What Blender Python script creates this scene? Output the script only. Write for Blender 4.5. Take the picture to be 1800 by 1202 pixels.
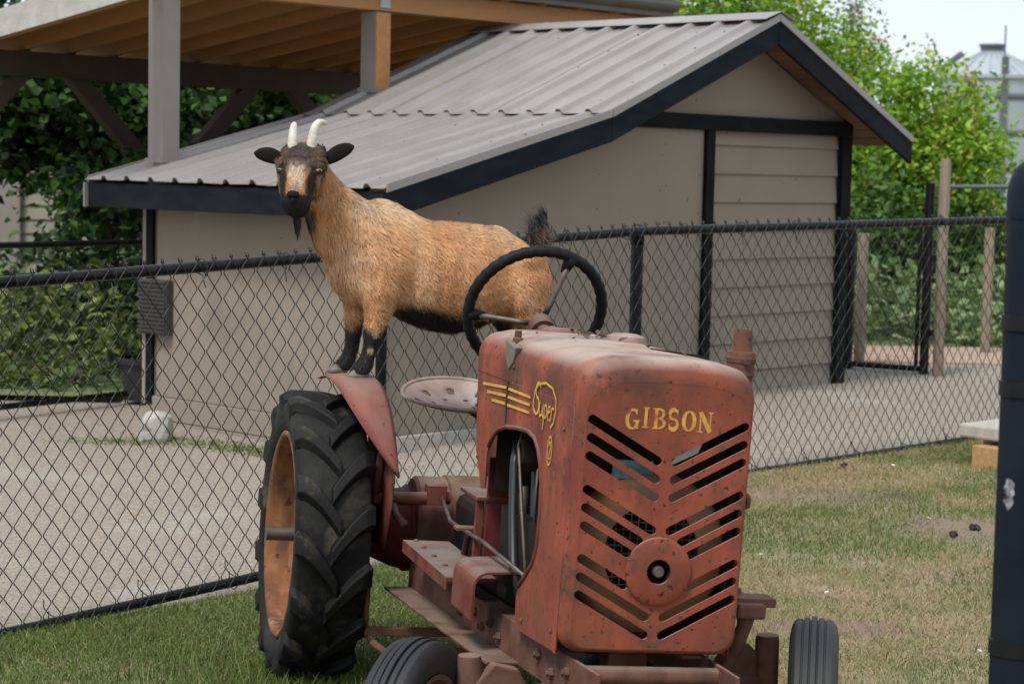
import bpy, bmesh, math, random
import numpy as np
from math import sin, cos, pi, radians, atan, sqrt
from mathutils import Vector, Matrix
R = np.random.RandomState(7)
random.seed(7)
for o in list(bpy.data.objects): bpy.data.objects.remove(o)
scn = bpy.context.scene
COL = scn.collection

# ------------------------------------------------------------------ camera
cam = bpy.data.cameras.new('camera'); camo = bpy.data.objects.new('camera', cam); COL.objects.link(camo)
PITCH, ROLL = atan(297/3550.), radians(1.2)
r_ = Vector((1,0,0)); u_ = Vector((0,sin(PITCH),cos(PITCH))); f_ = Vector((0,cos(PITCH),-sin(PITCH)))
cr, sr = cos(ROLL), sin(ROLL)
r2 = r_*cr+u_*sr; u2 = u_*cr-r_*sr
camo.matrix_world = Matrix(((r2.x,u2.x,-f_.x,0),(r2.y,u2.y,-f_.y,0),(r2.z,u2.z,-f_.z,1.6),(0,0,0,1)))
cam.sensor_width = 36; cam.lens = 3550/1800*36; cam.clip_end = 2000; cam.clip_start = .1
cam.dof.use_dof = True; cam.dof.focus_distance = 5.9; cam.dof.aperture_fstop = 7.0
scn.camera = camo
# ------------------------------------------------------------------ sky, sun, exposure
W = bpy.data.worlds.new('World'); scn.world = W; W.use_nodes = True
nt = W.node_tree; bg = nt.nodes['Background']
sky = nt.nodes.new('ShaderNodeTexSky'); sky.sky_type = 'NISHITA'; sky.sun_disc = False
SUN_EL, SUN_AZ = radians(58), radians(215)      # azimuth clockwise from +Y: behind the camera, to its left
sky.sun_elevation = SUN_EL; sky.sun_rotation = SUN_AZ; sky.air_density = 1.0; sky.dust_density = 4.0; sky.ozone_density = 1.0
tc = nt.nodes.new('ShaderNodeTexCoord'); mp = nt.nodes.new('ShaderNodeMapping'); mp.inputs['Scale'].default_value = (1,1,3.5)
ns = nt.nodes.new('ShaderNodeTexNoise'); ns.inputs['Scale'].default_value = 1.6; ns.inputs['Detail'].default_value = 6
ramp = nt.nodes.new('ShaderNodeValToRGB'); ramp.color_ramp.elements[0].position = .3; ramp.color_ramp.elements[1].position = .62
ramp.color_ramp.elements[0].color = (.72,.72,.72,1); ramp.color_ramp.elements[1].color = (1,1,1,1)
mx = nt.nodes.new('ShaderNodeMix'); mx.data_type = 'RGBA'
nt.links.new(tc.outputs['Generated'], mp.inputs['Vector']); nt.links.new(mp.outputs[0], ns.inputs['Vector'])
nt.links.new(ns.outputs[0], ramp.inputs[0]); nt.links.new(ramp.outputs[0], mx.inputs[0])
nt.links.new(sky.outputs[0], mx.inputs[6]); mx.inputs[7].default_value = (5.5,6.0,6.5,1)      # bright overcast cloud
nt.links.new(mx.outputs[2], bg.inputs[0]); bg.inputs[1].default_value = .08
sun = bpy.data.lights.new('sun','SUN'); suno = bpy.data.objects.new('sun', sun); COL.objects.link(suno)
sun.energy = 1.5; sun.angle = radians(14); sun.color = (1,.96,.9)
sd = Vector((sin(SUN_AZ)*cos(SUN_EL), cos(SUN_AZ)*cos(SUN_EL), sin(SUN_EL)))
suno.rotation_euler = sd.to_track_quat('Z','Y').to_euler()
scn.view_settings.view_transform = 'Standard'; scn.view_settings.look = 'None'
scn.view_settings.exposure = 1.08; scn.view_settings.gamma = 1

# ------------------------------------------------------------------ materials
def mat(name, c1, c2=None, scale=8, rough=.7, metal=0, bump=0, bscale=40, c3=None, t3=.62, s3=3, detail=6, lo=.35, hi=.65,
        dust=None, dustamt=.8, island=None, stretch=None, spec=.5, rand=None, speck=None, speck_t=.7, speck_s=60, rvar=0, streak=None, grime=None, zdirt=None):
    m = bpy.data.materials.new(name); m.use_nodes = True
    t = m.node_tree; n = t.nodes; L = t.links.new
    b = n['Principled BSDF']; b.inputs['Roughness'].default_value = rough; b.inputs['Metallic'].default_value = metal
    b.inputs['Specular IOR Level'].default_value = spec
    co = n.new('ShaderNodeTexCoord').outputs['Object']
    if dust and isinstance(dust, list): pass
    if stretch:
        q = n.new('ShaderNodeMapping'); q.inputs['Scale'].default_value = stretch; L(co, q.inputs[0]); co = q.outputs[0]
    def noise(s, d=detail):
        k = n.new('ShaderNodeTexNoise'); k.inputs['Scale'].default_value = s; k.inputs['Detail'].default_value = d; L(co, k.inputs['Vector']); return k.outputs[0]
    def rng(v, a, c):
        k = n.new('ShaderNodeMapRange'); k.inputs[1].default_value = a; k.inputs[2].default_value = c; L(v, k.inputs[0]); return k.outputs[0]
    def mix(f, a, c):
        k = n.new('ShaderNodeMix'); k.data_type = 'RGBA'
        if isinstance(f, (int,float)): k.inputs[0].default_value = f
        else: L(f, k.inputs[0])
        for i, v in ((6,a),(7,c)):
            if isinstance(v, tuple): k.inputs[i].default_value = v+(1,)
            else: L(v, k.inputs[i])
        return k.outputs[2]
    col = c1
    if c2: col = mix(rng(noise(scale), lo, hi), c1, c2)
    if c3: col = mix(rng(noise(s3), t3, t3+.12), col, c3)
    if speck: col = mix(rng(noise(speck_s, 2), speck_t, speck_t+.05), col, speck)
    if streak:
        q = n.new('ShaderNodeMapping'); q.inputs['Scale'].default_value = (26,26,2.2); L(co, q.inputs[0]); k = n.new('ShaderNodeTexNoise'); k.inputs['Scale'].default_value = 1; k.inputs['Detail'].default_value = 5; L(q.outputs[0], k.inputs['Vector'])
        kk = n.new('ShaderNodeMath'); kk.operation = 'MULTIPLY'; L(rng(k.outputs[0], .45, .70), kk.inputs[0]); kk.inputs[1].default_value = .8; col = mix(kk.outputs[0], col, streak)
    if grime:
        k1 = rng(noise(6.5, 9), .49, .66); k2 = rng(noise(48, 4), .35, .65); kk = n.new('ShaderNodeMath'); kk.operation = 'MULTIPLY'; L(k1, kk.inputs[0]); L(k2, kk.inputs[1]); col = mix(kk.outputs[0], col, grime)
        if zdirt:      # hand and exhaust grime near the top edge, rust creeping up from the bottom edge, both broken up by noise
            sz = n.new('ShaderNodeSeparateXYZ'); L(co, sz.inputs[0])
            for (za, zb_, cc_, nn_, hi_) in ((zdirt[0], zdirt[1], grime, 5, .70), (zdirt[3], zdirt[2], zdirt[4], 8, .85)):
                q1 = rng(sz.outputs[2], za, zb_); q2 = rng(noise(nn_, 10), .40, .66); kk = n.new('ShaderNodeMath'); kk.operation = 'MULTIPLY'; L(q1, kk.inputs[0]); L(q2, kk.inputs[1])
                k3 = n.new('ShaderNodeMath'); k3.operation = 'MULTIPLY'; L(kk.outputs[0], k3.inputs[0]); k3.inputs[1].default_value = hi_; col = mix(k3.outputs[0], col, cc_)
    if island:
        g = n.new('ShaderNodeNewGeometry'); k = n.new('ShaderNodeValToRGB'); k.color_ramp.interpolation = 'LINEAR'
        els = k.color_ramp.elements
        for i, c in enumerate(island):
            e = els[i] if i < 2 else els.new(i/(len(island)-1))
            e.position = i/(len(island)-1); e.color = c+(1,)
        L(g.outputs['Random Per Island'], k.inputs[0]); col = k.outputs[0] if not c2 else mix(.5, col, k.outputs[0])
    if rand:
        oi = n.new('ShaderNodeObjectInfo'); col = mix(rng(oi.outputs['Random'],0,1), col, rand)
    if dust:
        g = n.new('ShaderNodeNewGeometry'); sx = n.new('ShaderNodeSeparateXYZ'); L(g.outputs['Normal'], sx.inputs[0])
        a = rng(sx.outputs[2], .5, .95); nz = rng(noise(7, 9), .22, .58)
        mm = n.new('ShaderNodeMath'); mm.operation = 'MULTIPLY'; L(a, mm.inputs[0]); L(nz, mm.inputs[1])
        m2 = n.new('ShaderNodeMath'); m2.operation = 'MULTIPLY'; L(mm.outputs[0], m2.inputs[0]); m2.inputs[1].default_value = dustamt
        col = mix(m2.outputs[0], col, dust)
    if isinstance(col, tuple): b.inputs['Base Color'].default_value = col+(1,)
    else: L(col, b.inputs['Base Color'])
    if rvar:
        k = rng(noise(scale*2), .3, .7); q = n.new('ShaderNodeMapRange'); q.inputs[3].default_value = rough-rvar; q.inputs[4].default_value = rough+rvar
        L(k, q.inputs[0]); L(q.outputs[0], b.inputs['Roughness'])
    if bump:
        k = n.new('ShaderNodeBump'); k.inputs['Strength'].default_value = 1; k.inputs['Distance'].default_value = bump
        L(noise(bscale, 8), k.inputs['Height']); L(k.outputs[0], b.inputs['Normal'])
    return m
M = {}
M['red'] = mat('red_paint', (.305,.078,.042), (.18,.047,.031), 5, .7, 0, .0008, 60, (.13,.018,.026), .56, 2.4, dust=(.37,.30,.255), dustamt=.9, speck=(.045,.022,.015), speck_t=.635, speck_s=70, rvar=.1, spec=.18, streak=(.17,.048,.03), grime=(.06,.042,.034), zdirt=(.93,1.13,.50,.64,(.13,.055,.03)))
M['redside'] = M['red']
M['redpart'] = mat('red_worn_paint', (.13,.026,.020), (.15,.058,.04), 11, .7, 0, .0008, 70, (.055,.026,.02), .56, 6, dust=(.20,.172,.15), dustamt=.9, rvar=.1, spec=.2)
M['fenderred'] = mat('faded_fender_paint', (.20,.068,.05), (.14,.046,.035), 9, .7, 0, .0008, 60, (.13,.05,.035), .55, 6, dust=(.30,.20,.165), dustamt=.5, spec=.2, speck=(.06,.03,.02), speck_t=.64, speck_s=60)
M['deepred'] = mat('deep_red_casting', (.095,.014,.016), (.13,.03,.026), 8, .6, 0, .0008, 60, (.05,.02,.016), .6, 6, spec=.25)
M['rustbrown'] = mat('rusty_frame', (.095,.042,.03), (.15,.078,.058), 14, .8, 0, .001, 80, (.045,.022,.016), .56, 5, dust=(.22,.175,.14), dustamt=.55, spec=.2)
M['rust'] = mat('rust', (.15,.062,.036), (.09,.036,.022), 12, .85, .1, .0015, 60, (.30,.16,.10), .6, 4, speck=(.05,.025,.016), speck_t=.66, speck_s=55)
M['rimrust'] = mat('rusty_rim', (.22,.085,.03), (.075,.028,.016), 6, .9, 0, .0012, 60, (.33,.19,.11), .63, 5, speck=(.05,.022,.014), speck_t=.62, speck_s=30, streak=(.30,.14,.06))
M['rustorange'] = mat('rusty_orange_metal', (.30,.13,.045), (.16,.12,.09), 9, .8, .1, .001, 60, (.09,.05,.03), .6, 12)
M['steel'] = mat('dirty_steel', (.16,.13,.11), (.09,.07,.06), 15, .5, .6, .0006, 90)
M['darkmetal'] = mat('oily_dark_metal', (.009,.008,.007), (.022,.015,.012), 9, .75, 0, .001, 50, spec=.15)
M['rubber'] = mat('old_rubber', (.0065,.0065,.007), (.015,.0148,.0145), 6, .66, 0, .002, 45, (.075,.066,.045), .62, 8, rvar=.12, spec=.2, grime=(.035,.032,.026))
M['rubberfront'] = mat('ribbed_rubber', (.020,.021,.023), (.032,.033,.035), 6, .6, 0, .0006, 70, (.07,.07,.07), .68, 7, spec=.3)
M['hose'] = mat('black_hose', (.012,.014,.017), None, rough=.4)
M['blackplastic'] = mat('steering_wheel_black', (.006,.006,.0065), (.012,.012,.012), 12, .6, 0, .0008, 45, spec=.2)
M['seat'] = mat('faded_pink_seat', (.33,.245,.225), (.24,.16,.14), 14, .7, 0, .0004, 60, (.42,.36,.33), .5, 7, spec=.2)
M['yellow'] = mat('yellow_lettering', (.58,.31,.045), (.42,.20,.04), 30, .6, c3=(.26,.065,.04), t3=.535, s3=42)
M['yellowclean'] = mat('yellow_pinstripe', (.60,.36,.05), (.48,.27,.05), 30, .6, c3=(.26,.07,.04), t3=.64, s3=30)
M['blue'] = mat('blue_label', (.16,.30,.38), (.10,.16,.2), 20, .6)
M['wall'] = mat('taupe_wall_paint', (.245,.207,.168), (.258,.219,.179), 2.2, .8, 0, .0012, 60, (.195,.168,.14), .62, 1.1, speck=(.10,.085,.07), speck_t=.72, speck_s=14, spec=.2)
M['trim'] = mat('charcoal_trim', (.0055,.0065,.0075), (.010,.011,.0125), 6, .75, 0, .0006, 50, spec=.1)
M['fascia'] = mat('dark_blue_fascia', (.0055,.008,.012), (.011,.0145,.020), 5, .7, 0, .0005, 60, stretch=(1,1,3), spec=.12)
M['roof'] = mat('taupe_roof_metal', (.27,.245,.235), (.30,.28,.27), 2.0, .42, .25, .0003, 30, (.33,.31,.30), .6, 1.2, speck=(.16,.12,.10), speck_t=.72, speck_s=22, rvar=.08)
M['screw'] = mat('dark_screw', (.05,.045,.045), rough=.5, metal=.5)
M['soffit'] = mat('brown_soffit_wood', (.14,.062,.033), (.085,.036,.02), 7, .7, 0, .001, 40, stretch=(1,12,1), rand=(.19,.095,.055))
M['timber'] = mat('orange_timber', (.52,.25,.085), (.42,.19,.06), 4, .65, 0, .0005, 30, stretch=(6,1,6), speck=(.17,.06,.02), speck_t=.73, speck_s=5, rand=(.36,.17,.06))
M['deck'] = mat('orange_roof_deck', (.40,.19,.065), (.32,.15,.05), 3, .75)
M['post'] = mat('taupe_post_paint', (.27,.24,.215), (.245,.215,.19), 4, .7, 0, .0005, 40)
M['brownbeam'] = mat('brown_beam_shaded', (.062,.038,.026), (.05,.03,.02), 5, .75)  # brown paint, with the shade under the pavilion roof darkened into it
M['gutter'] = mat('brown_gutter', (.11,.08,.07), (.13,.10,.09), 5, .45, .2)
M['fence'] = mat('black_fence_coating', (.004,.005,.0065), (.008,.009,.011), 14, .4, 0, .0003, 60, (.05,.055,.06), .72, 24, spec=.25)
M['wire'] = mat('black_vinyl_wire', (.005,.007,.006), (.010,.013,.011), 8, .5, c3=(.12,.13,.12), t3=.72, s3=9)
M['bigpost'] = mat('blue_black_post', (.004,.008,.0145), (.008,.0135,.022), 7, .5, 0, .0004, 50, (.12,.14,.16), .75, 7, spec=.15)
M['concrete'] = mat('pale_concrete', (.42,.39,.34), (.34,.31,.27), 16, .9, 0, .003, 50)
M['limestone'] = mat('white_stone', (.45,.44,.41), (.36,.35,.32), 9, .9, 0, .003, 40)
M['woodblock'] = mat('yellow_wood_block', (.42,.25,.115), (.34,.19,.08), 6, .75, 0, .0006, 40, stretch=(1,8,8))
M['woodpost'] = mat('weathered_post_wood', (.26,.21,.15), (.20,.16,.115), 8, .85, 0, .001, 40, stretch=(6,6,1))
M['potblack'] = mat('black_plant_pot', (.018,.018,.019), (.03,.03,.03), 8, .6)
M['vent'] = mat('dark_vent_metal', (.045,.04,.04), (.06,.055,.05), 9, .6)
M['horn'] = mat('pale_horn', (.60,.56,.50), (.46,.42,.36), 30, .55, 0, .0006, 80)
M['hoof'] = mat('grey_hoof', (.13,.11,.09), (.20,.17,.14), 30, .6)
M['skinblack'] = mat('black_muzzle_skin', (.005,.0045,.0045), (.009,.008,.008), 40, .75, 0, .0006, 200, spec=.18)
M['eye'] = mat('pale_goat_eye', (.34,.29,.19), (.22,.17,.09), 60, .15)
M['silo'] = mat('galvanised_steel', (.40,.435,.47), (.34,.375,.41), .3, .5, .2)
M['silodark'] = mat('dull_grey_steel', (.13,.145,.16), (.10,.115,.13), .5, .6, .2)
M['housewall'] = mat('beige_clapboard', (.25,.24,.19), (.28,.27,.22), 2, .8)
M['houseroof'] = mat('grey_shingle', (.09,.085,.08), (.07,.065,.06), 3, .9)
M['bark'] = mat('grey_brown_bark', (.075,.055,.04), (.12,.095,.075), 12, .95, 0, .006, 18, stretch=(1,1,.25))
M['dung'] = mat('dark_droppings', (.012,.010,.009), (.025,.02,.016), 40, .7)
M['petal'] = mat('white_petals', (.75,.74,.70), rough=.7)
M['debris'] = mat('dry_dark_leaf', (.05,.038,.028), (.09,.07,.05), 40, .9)
def leafmat(name, cols, trans=.35):
    m = bpy.data.materials.new(name); m.use_nodes = True; t = m.node_tree; n = t.nodes; L = t.links.new
    b = n['Principled BSDF']; b.inputs['Roughness'].default_value = .5; b.inputs['Specular IOR Level'].default_value = .35
    g = n.new('ShaderNodeNewGeometry'); k = n.new('ShaderNodeValToRGB'); els = k.color_ramp.elements
    for i, c in enumerate(cols):
        e = els[i] if i < 2 else els.new(.5)
        e.position = i/(len(cols)-1); e.color = c+(1,)
    L(g.outputs['Random Per Island'], k.inputs[0]); L(k.outputs[0], b.inputs['Base Color'])
    tr = n.new('ShaderNodeBsdfTranslucent'); L(k.outputs[0], tr.inputs[0])
    mxs = n.new('ShaderNodeMixShader'); mxs.inputs[0].default_value = trans
    L(b.outputs[0], mxs.inputs[1]); L(tr.outputs[0], mxs.inputs[2]); L(mxs.outputs[0], n['Material Output'].inputs[0])
    return m
M['leafdark'] = leafmat('dark_maple_leaf', [(.008,.024,.006),(.016,.045,.010),(.03,.08,.016),(.085,.17,.03)])
M['leaflight'] = leafmat('fresh_green_leaf', trans=.45, cols= [(.09,.20,.015),(.18,.36,.025),(.28,.46,.035),(.42,.56,.07)])
M['leafmid'] = leafmat('mid_green_leaf', [(.045,.11,.02),(.07,.16,.028),(.09,.18,.035),(.12,.2,.045)])
M['leaftip'] = leafmat('yellow_orange_tip_leaf', [(.30,.28,.04),(.42,.30,.07),(.45,.22,.07),(.28,.32,.05)])
M['leafbank'] = leafmat('bank_weed_leaf', [(.025,.06,.014),(.06,.115,.022),(.11,.18,.035),(.23,.28,.06)])
M['leafweed'] = leafmat('weed_leaf', [(.08,.15,.04),(.14,.23,.07),(.21,.29,.11),(.32,.38,.19)])
M['birch'] = leafmat('birch_leaf', [(.06,.10,.03),(.08,.13,.04),(.10,.15,.05),(.12,.16,.06)])
M['grassgreen'] = leafmat('green_grass_blade', [(.050,.098,.014),(.082,.145,.022),(.125,.19,.034),(.24,.26,.09)], .25)
M['grassdry'] = leafmat('dry_grass_blade', [(.48,.37,.21),(.38,.28,.15),(.55,.45,.28),(.26,.20,.10)], .2)

# ------------------------------------------------------------------ mesh helpers
class MB:
    def __init__(s): s.v = []; s.f = []
    def add(s, v, f, Mx=None):
        k = len(s.v)
        s.v += [tuple(Mx @ Vector(p)) if Mx is not None else tuple(p) for p in v]
        s.f += [tuple(i+k for i in q) for q in f]; return s
    def box(s, c, d, Mx=None):
        x,y,z = c; a,b,e = d[0]/2,d[1]/2,d[2]/2
        v = [(x+i*a,y+j*b,z+k*e) for i in (-1,1) for j in (-1,1) for k in (-1,1)]
        return s.add(v, [(0,1,3,2),(4,6,7,5),(0,4,5,1),(2,3,7,6),(0,2,6,4),(1,5,7,3)], Mx)
    def tube(s, pts, r, n=8, caps=True, closed=False):
        pts = [Vector(p) for p in pts]; N = len(pts)
        rs = r if isinstance(r, (list,tuple)) else [r]*N
        T = []
        for i in range(N):
            a = pts[(i-1)%N] if (closed or i>0) else pts[0]; b = pts[(i+1)%N] if (closed or i<N-1) else pts[-1]
            T.append((b-a).normalized())
        up = Vector((0,0,1)) if abs(T[0].z) < .9 else Vector((1,0,0))
        x = T[0].cross(up).normalized(); rings = []
        for i in range(N):
            x = (x - T[i]*x.dot(T[i])).normalized(); y = T[i].cross(x)
            rings.append([pts[i]+x*(rs[i]*cos(2*pi*j/n))+y*(rs[i]*sin(2*pi*j/n)) for j in range(n)])
        v = [tuple(p) for g in rings for p in g]; f = []
        for i in range(N if closed else N-1):
            k = (i+1)%N
            for j in range(n): f.append((i*n+j, i*n+(j+1)%n, k*n+(j+1)%n, k*n+j))
        if caps and not closed: f.append(tuple(range(n))[::-1]); f.append(tuple((N-1)*n+j for j in range(n)))
        return s.add(v, f)
    def lathe(s, prof, axis='z', n=32, Mx=None, closed=False):
        v = []; f = []; m = len(prof)
        for i in range(n):
            a = 2*pi*i/n
            for r, h in prof:
                p = (r*cos(a), r*sin(a), h)
                v.append(p if axis=='z' else ((h, p[0], p[1]) if axis=='x' else (p[0], h, p[1])))
        for i in range(n):
            k = (i+1)%n
            for j in range(m if closed else m-1):
                l = (j+1)%m
                f.append((i*m+j, k*m+j, k*m+l, i*m+l))
        return s.add(v, f, Mx)
    def prism(s, poly, t0, t1, plane='xz', Mx=None):
        n = len(poly)
        def P(a,b,t): return (a,t,b) if plane=='xz' else ((t,a,b) if plane=='yz' else (a,b,t))
        v = [P(a,b,t0) for a,b in poly]+[P(a,b,t1) for a,b in poly]
        return s.add(v, [tuple(range(n))[::-1], tuple(range(n,2*n))]+[(i,(i+1)%n,n+(i+1)%n,n+i) for i in range(n)], Mx)
    def obj(s, name, m, parent=None, smooth=False, bevel=0, Mx=None, auto=None):
        me = bpy.data.meshes.new(name); me.from_pydata(s.v, [], s.f)
        b = bmesh.new(); b.from_mesh(me); bmesh.ops.recalc_face_normals(b, faces=b.faces); b.to_mesh(me); b.free()
        return link(name, me, m, parent, smooth, bevel, Mx, auto)
def link(name, me, m, parent=None, smooth=False, bevel=0, Mx=None, auto=None):
    if m is not None and not me.materials: me.materials.append(m)
    o = bpy.data.objects.new(name, me); COL.objects.link(o)
    if parent is not None: o.parent = parent
    if Mx is not None: o.matrix_local = Mx
    if smooth or auto:
        me.shade_smooth() if auto is None else me.shade_auto_smooth(angle=radians(auto)) if hasattr(me,'shade_auto_smooth') else me.shade_smooth()
        if auto:
            me.shade_smooth()
            try: me.set_sharp_from_angle(angle=radians(auto))
            except Exception: pass
    if bevel:
        q = o.modifiers.new('bevel','BEVEL'); q.width = bevel; q.segments = 2; q.limit_method = 'ANGLE'; q.angle_limit = radians(40)
    return o
def thing(name, label, cat, loc=(0,0,0), rotz=0, group=None, Mx=None):
    o = bpy.data.objects.new(name, None); COL.objects.link(o); o.empty_display_size = .2
    if Mx is not None: o.matrix_world = Mx
    else: o.location = loc; o.rotation_euler = (0,0,rotz)
    return tag(o, label, cat, group)
def tag(o, label, cat, group=None, kind=None):
    o['label'] = label; o['category'] = cat
    if group: o['group'] = group
    if kind: o['kind'] = kind
    return o
def struct(o): o['kind'] = 'structure'; return o
def stuff(o): o['kind'] = 'stuff'; return o
def npmesh(name, V, F3, smooth=False):
    me = bpy.data.meshes.new(name); V = np.asarray(V, np.float32); F3 = np.asarray(F3, np.int32); k = F3.shape[1]
    me.vertices.add(len(V)); me.vertices.foreach_set('co', V.ravel())
    me.loops.add(F3.size); me.loops.foreach_set('vertex_index', F3.ravel())
    me.polygons.add(len(F3)); me.polygons.foreach_set('loop_start', np.arange(len(F3), dtype=np.int32)*k)
    me.update(calc_edges=True); 
    if smooth: me.shade_smooth()
    return me
def sst(a, b, x):
    t = np.clip((x-a)/(b-a), 0, 1); return t*t*(3-2*t)
def gz(x, y):
    x = np.asarray(x, float); y = np.asarray(y, float)
    return .17*sst(-1.2,1.2,x)*sst(6.3,9.6,y) + .02*sst(9.5,11,y)*sst(0,2,x) - .05*sst(11.5,14,y)*sst(0,2,x) + .02*sst(11,14,y)
def Tr(*p): return Matrix.Translation(Vector(p))
def Rot(a, ax): return Matrix.Rotation(a, 4, ax)

# ------------------------------------------------------------------ ground
FL = [np.array((-3.36,4.94)), np.array((-1.711,6.725)), np.array((.563,9.175)), np.array((2.694,11.13)), np.array((4.9,13.15))]
def fence_y(x):
    return np.interp(x, [p[0] for p in FL], [p[1] for p in FL], left=None, right=None)
xs = np.concatenate([-np.geomspace(600,6,14), np.linspace(-5,6,56), np.geomspace(7,600,14)])
ys = np.concatenate([[-300,-60,-10], np.linspace(0,18,73), np.geomspace(19,900,16)])
XX, YY = np.meshgrid(xs, ys); ZZ = gz(XX,YY)
V = np.stack([XX.ravel(),YY.ravel(),ZZ.ravel()],-1); nx, ny = len(xs), len(ys)
F4 = np.array([(j*nx+i, j*nx+i+1, (j+1)*nx+i+1, (j+1)*nx+i) for j in range(ny-1) for i in range(nx-1)])
M['gravel'] = mat('gravel_yard', (.315,.275,.225), (.25,.215,.172), 22, .95, 0, .014, 50, (.34,.31,.265), .58, 1.1, speck=(.12,.097,.075), speck_t=.58, speck_s=85, detail=12)
g = link('ground', npmesh('ground', V, F4, True), M['gravel']); struct(g)
# lawn in front of the fence: sheet 4 mm above the ground
lx = np.linspace(-5,5,81); lv = []; rows = 60
for i, x in enumerate(lx):
    yt = np.interp(x, [-5]+[p[0] for p in FL], [3.2]+[p[1] for p in FL])-.02
    for j in range(rows):
        y = -3+(yt+3)*j/(rows-1); lv.append((x,y,float(gz(x,y))+.005))
F4 = np.array([(i*rows+j, (i+1)*rows+j, (i+1)*rows+j+1, i*rows+j+1) for i in range(len(lx)-1) for j in range(rows-1)])
M['lawn'] = mat('lawn_soil', (.27,.215,.135), (.15,.15,.06), 3.4, .95, 0, .012, 30, (.25,.185,.135), .58, 1.6, detail=10)
struct(link('lawn', npmesh('lawn', lv, F4, True), M['lawn']))
def soil_spots(m, spots, col):
    t = m.node_tree; n = t.nodes; L = t.links.new; b = n['Principled BSDF']; co = n.new('ShaderNodeTexCoord').outputs['Object']
    nz = n.new('ShaderNodeTexNoise'); nz.inputs['Scale'].default_value = 7; nz.inputs['Detail'].default_value = 8; L(co, nz.inputs['Vector'])
    for (cx, cy, rx, ry) in spots:
        mp_ = n.new('ShaderNodeMapping'); mp_.vector_type = 'POINT'; mp_.inputs['Location'].default_value = (-cx/rx,-cy/ry,0); mp_.inputs['Scale'].default_value = (1/rx,1/ry,0); L(co, mp_.inputs[0])
        ln = n.new('ShaderNodeVectorMath'); ln.operation = 'LENGTH'; L(mp_.outputs[0], ln.inputs[0])
        ad = n.new('ShaderNodeMath'); ad.operation = 'MULTIPLY_ADD'; L(nz.outputs[0], ad.inputs[0]); ad.inputs[1].default_value = 1.4; L(ln.outputs['Value'], ad.inputs[2])
        mr = n.new('ShaderNodeMapRange'); mr.inputs[1].default_value = 1.95; mr.inputs[2].default_value = 1.35; L(ad.outputs[0], mr.inputs[0])
        mx_ = n.new('ShaderNodeMix'); mx_.data_type = 'RGBA'; L(mr.outputs[0], mx_.inputs[0]); L(b.inputs['Base Color'].links[0].from_socket, mx_.inputs[6]); mx_.inputs[7].default_value = col+(1,); L(mx_.outputs[2], b.inputs['Base Color'])
soil_spots(M['lawn'], ((1.98,8.5,.36,.24),(1.15,7.0,.32,.14),(1.35,9.12,.5,.16)), (.185,.135,.10))
# soil strip and field beyond the gate
mb = MB(); mb.add([(2.6,16.0,.165),(9,16.0,.165),(12,20,.17),(2.6,20,.17)], [(0,1,2,3)])
M['soil'] = mat('pinkish_soil', (.36,.25,.185), (.30,.21,.15), 4, .95, 0, .01, 20)
struct(mb.obj('soil_path', M['soil']))
mb = MB(); mb.add([(-80,17.6,.168),(120,17.6,.178),(160,140,.2),(-160,140,.2)], [(0,1,2,3)])
M['field'] = mat('green_field', (.10,.14,.04), (.14,.16,.06), 1, .95)
struct(mb.obj('field', M['field']))
mb = MB(); mb.add([(-9,13.35,.06),(-2.62,13.35,.06),(-2.75,17.4,.1),(-9,17.4,.1)], [(0,1,2,3)])
struct(mb.obj('weed_bank', M['field']))

# ------------------------------------------------------------------ shed
YAW = .809; Nn = Vector((-.746,11.107,0))
SH = Tr(*Nn) @ Rot(YAW,'Z')          # local x = along gable wall (a), y = along eave wall (b)
lA, lB, e1, e2 = 4.484, 2.09, .244, .321
prof = [(-e1,1.508),(1.565,1.967),(3.194,2.639),(4.814,1.895)]
def roofz(a): return float(np.interp(a, [p[0] for p in prof],[p[1] for p in prof]))
shed = thing('shed', 'taupe shed with charcoal trim and ribbed metal roof behind the fence', 'shed', Mx=SH)
T0 = .05
def part(name, m, fn, parent=shed, **k):
    mb = MB(); fn(mb); return mb.obj(name, m, parent, **k)
zt = lambda a: roofz(a)-T0-.03
part('gable_wall', M['wall'], lambda b: b.prism([(.0,.12),(2.86,.12),(2.86,zt(2.86)),(1.565,zt(1.565)),(0,zt(0))], 0, .08, 'xz'))
part('gable_wall_upper', M['wall'], lambda b: b.prism([(2.862,2.0),(lA-.002,2.0),(lA-.002,zt(lA)),(3.194,zt(3.194)),(2.862,zt(2.862))], .001, .08, 'xz'))
part('inner_wall', M['wall'], lambda b: b.box(((2.862+lA)/2,.06,1.05),(lA-2.862-.004,.03,1.89)))
z = .12; k = 0
while z < 1.88:
    h = min(.188, 1.90-z)
    part('siding_board', M['wall'], lambda b: b.add([(2.925,.022,z),(4.375,.022,z),(4.375,.04,z+h+.01),(2.925,.04,z+h+.01),(2.925,.005,z),(4.375,.005,z),(4.375,.026,z+h+.01),(2.925,.026,z+h+.01)],
        [(0,1,2,3),(4,5,6,7),(0,1,5,4),(2,3,7,6),(1,2,6,5),(0,3,7,4)])); z += .188; k += 1
part('trim_board', M['trim'], lambda b: b.box((2.888,-.012,1.005),(.085,.04,1.79)), bevel=.004)
part('corner_board', M['trim'], lambda b: b.box((4.432,-.012,1.02),(.115,.042,1.76)), bevel=.004)
part('corner_board', M['trim'], lambda b: b.box((.022,-.012,.79),(.06,.03,1.34)), bevel=.003)
part('beam_board', M['trim'], lambda b: b.box((3.25,-.014,1.952),(2.47,.05,.1)), bevel=.004)
part('base_plank', M['concrete'], lambda b: b.box((2.3,-.012,.055),(4.5,.05,.125)), bevel=.004)
nl = MB()
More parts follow.
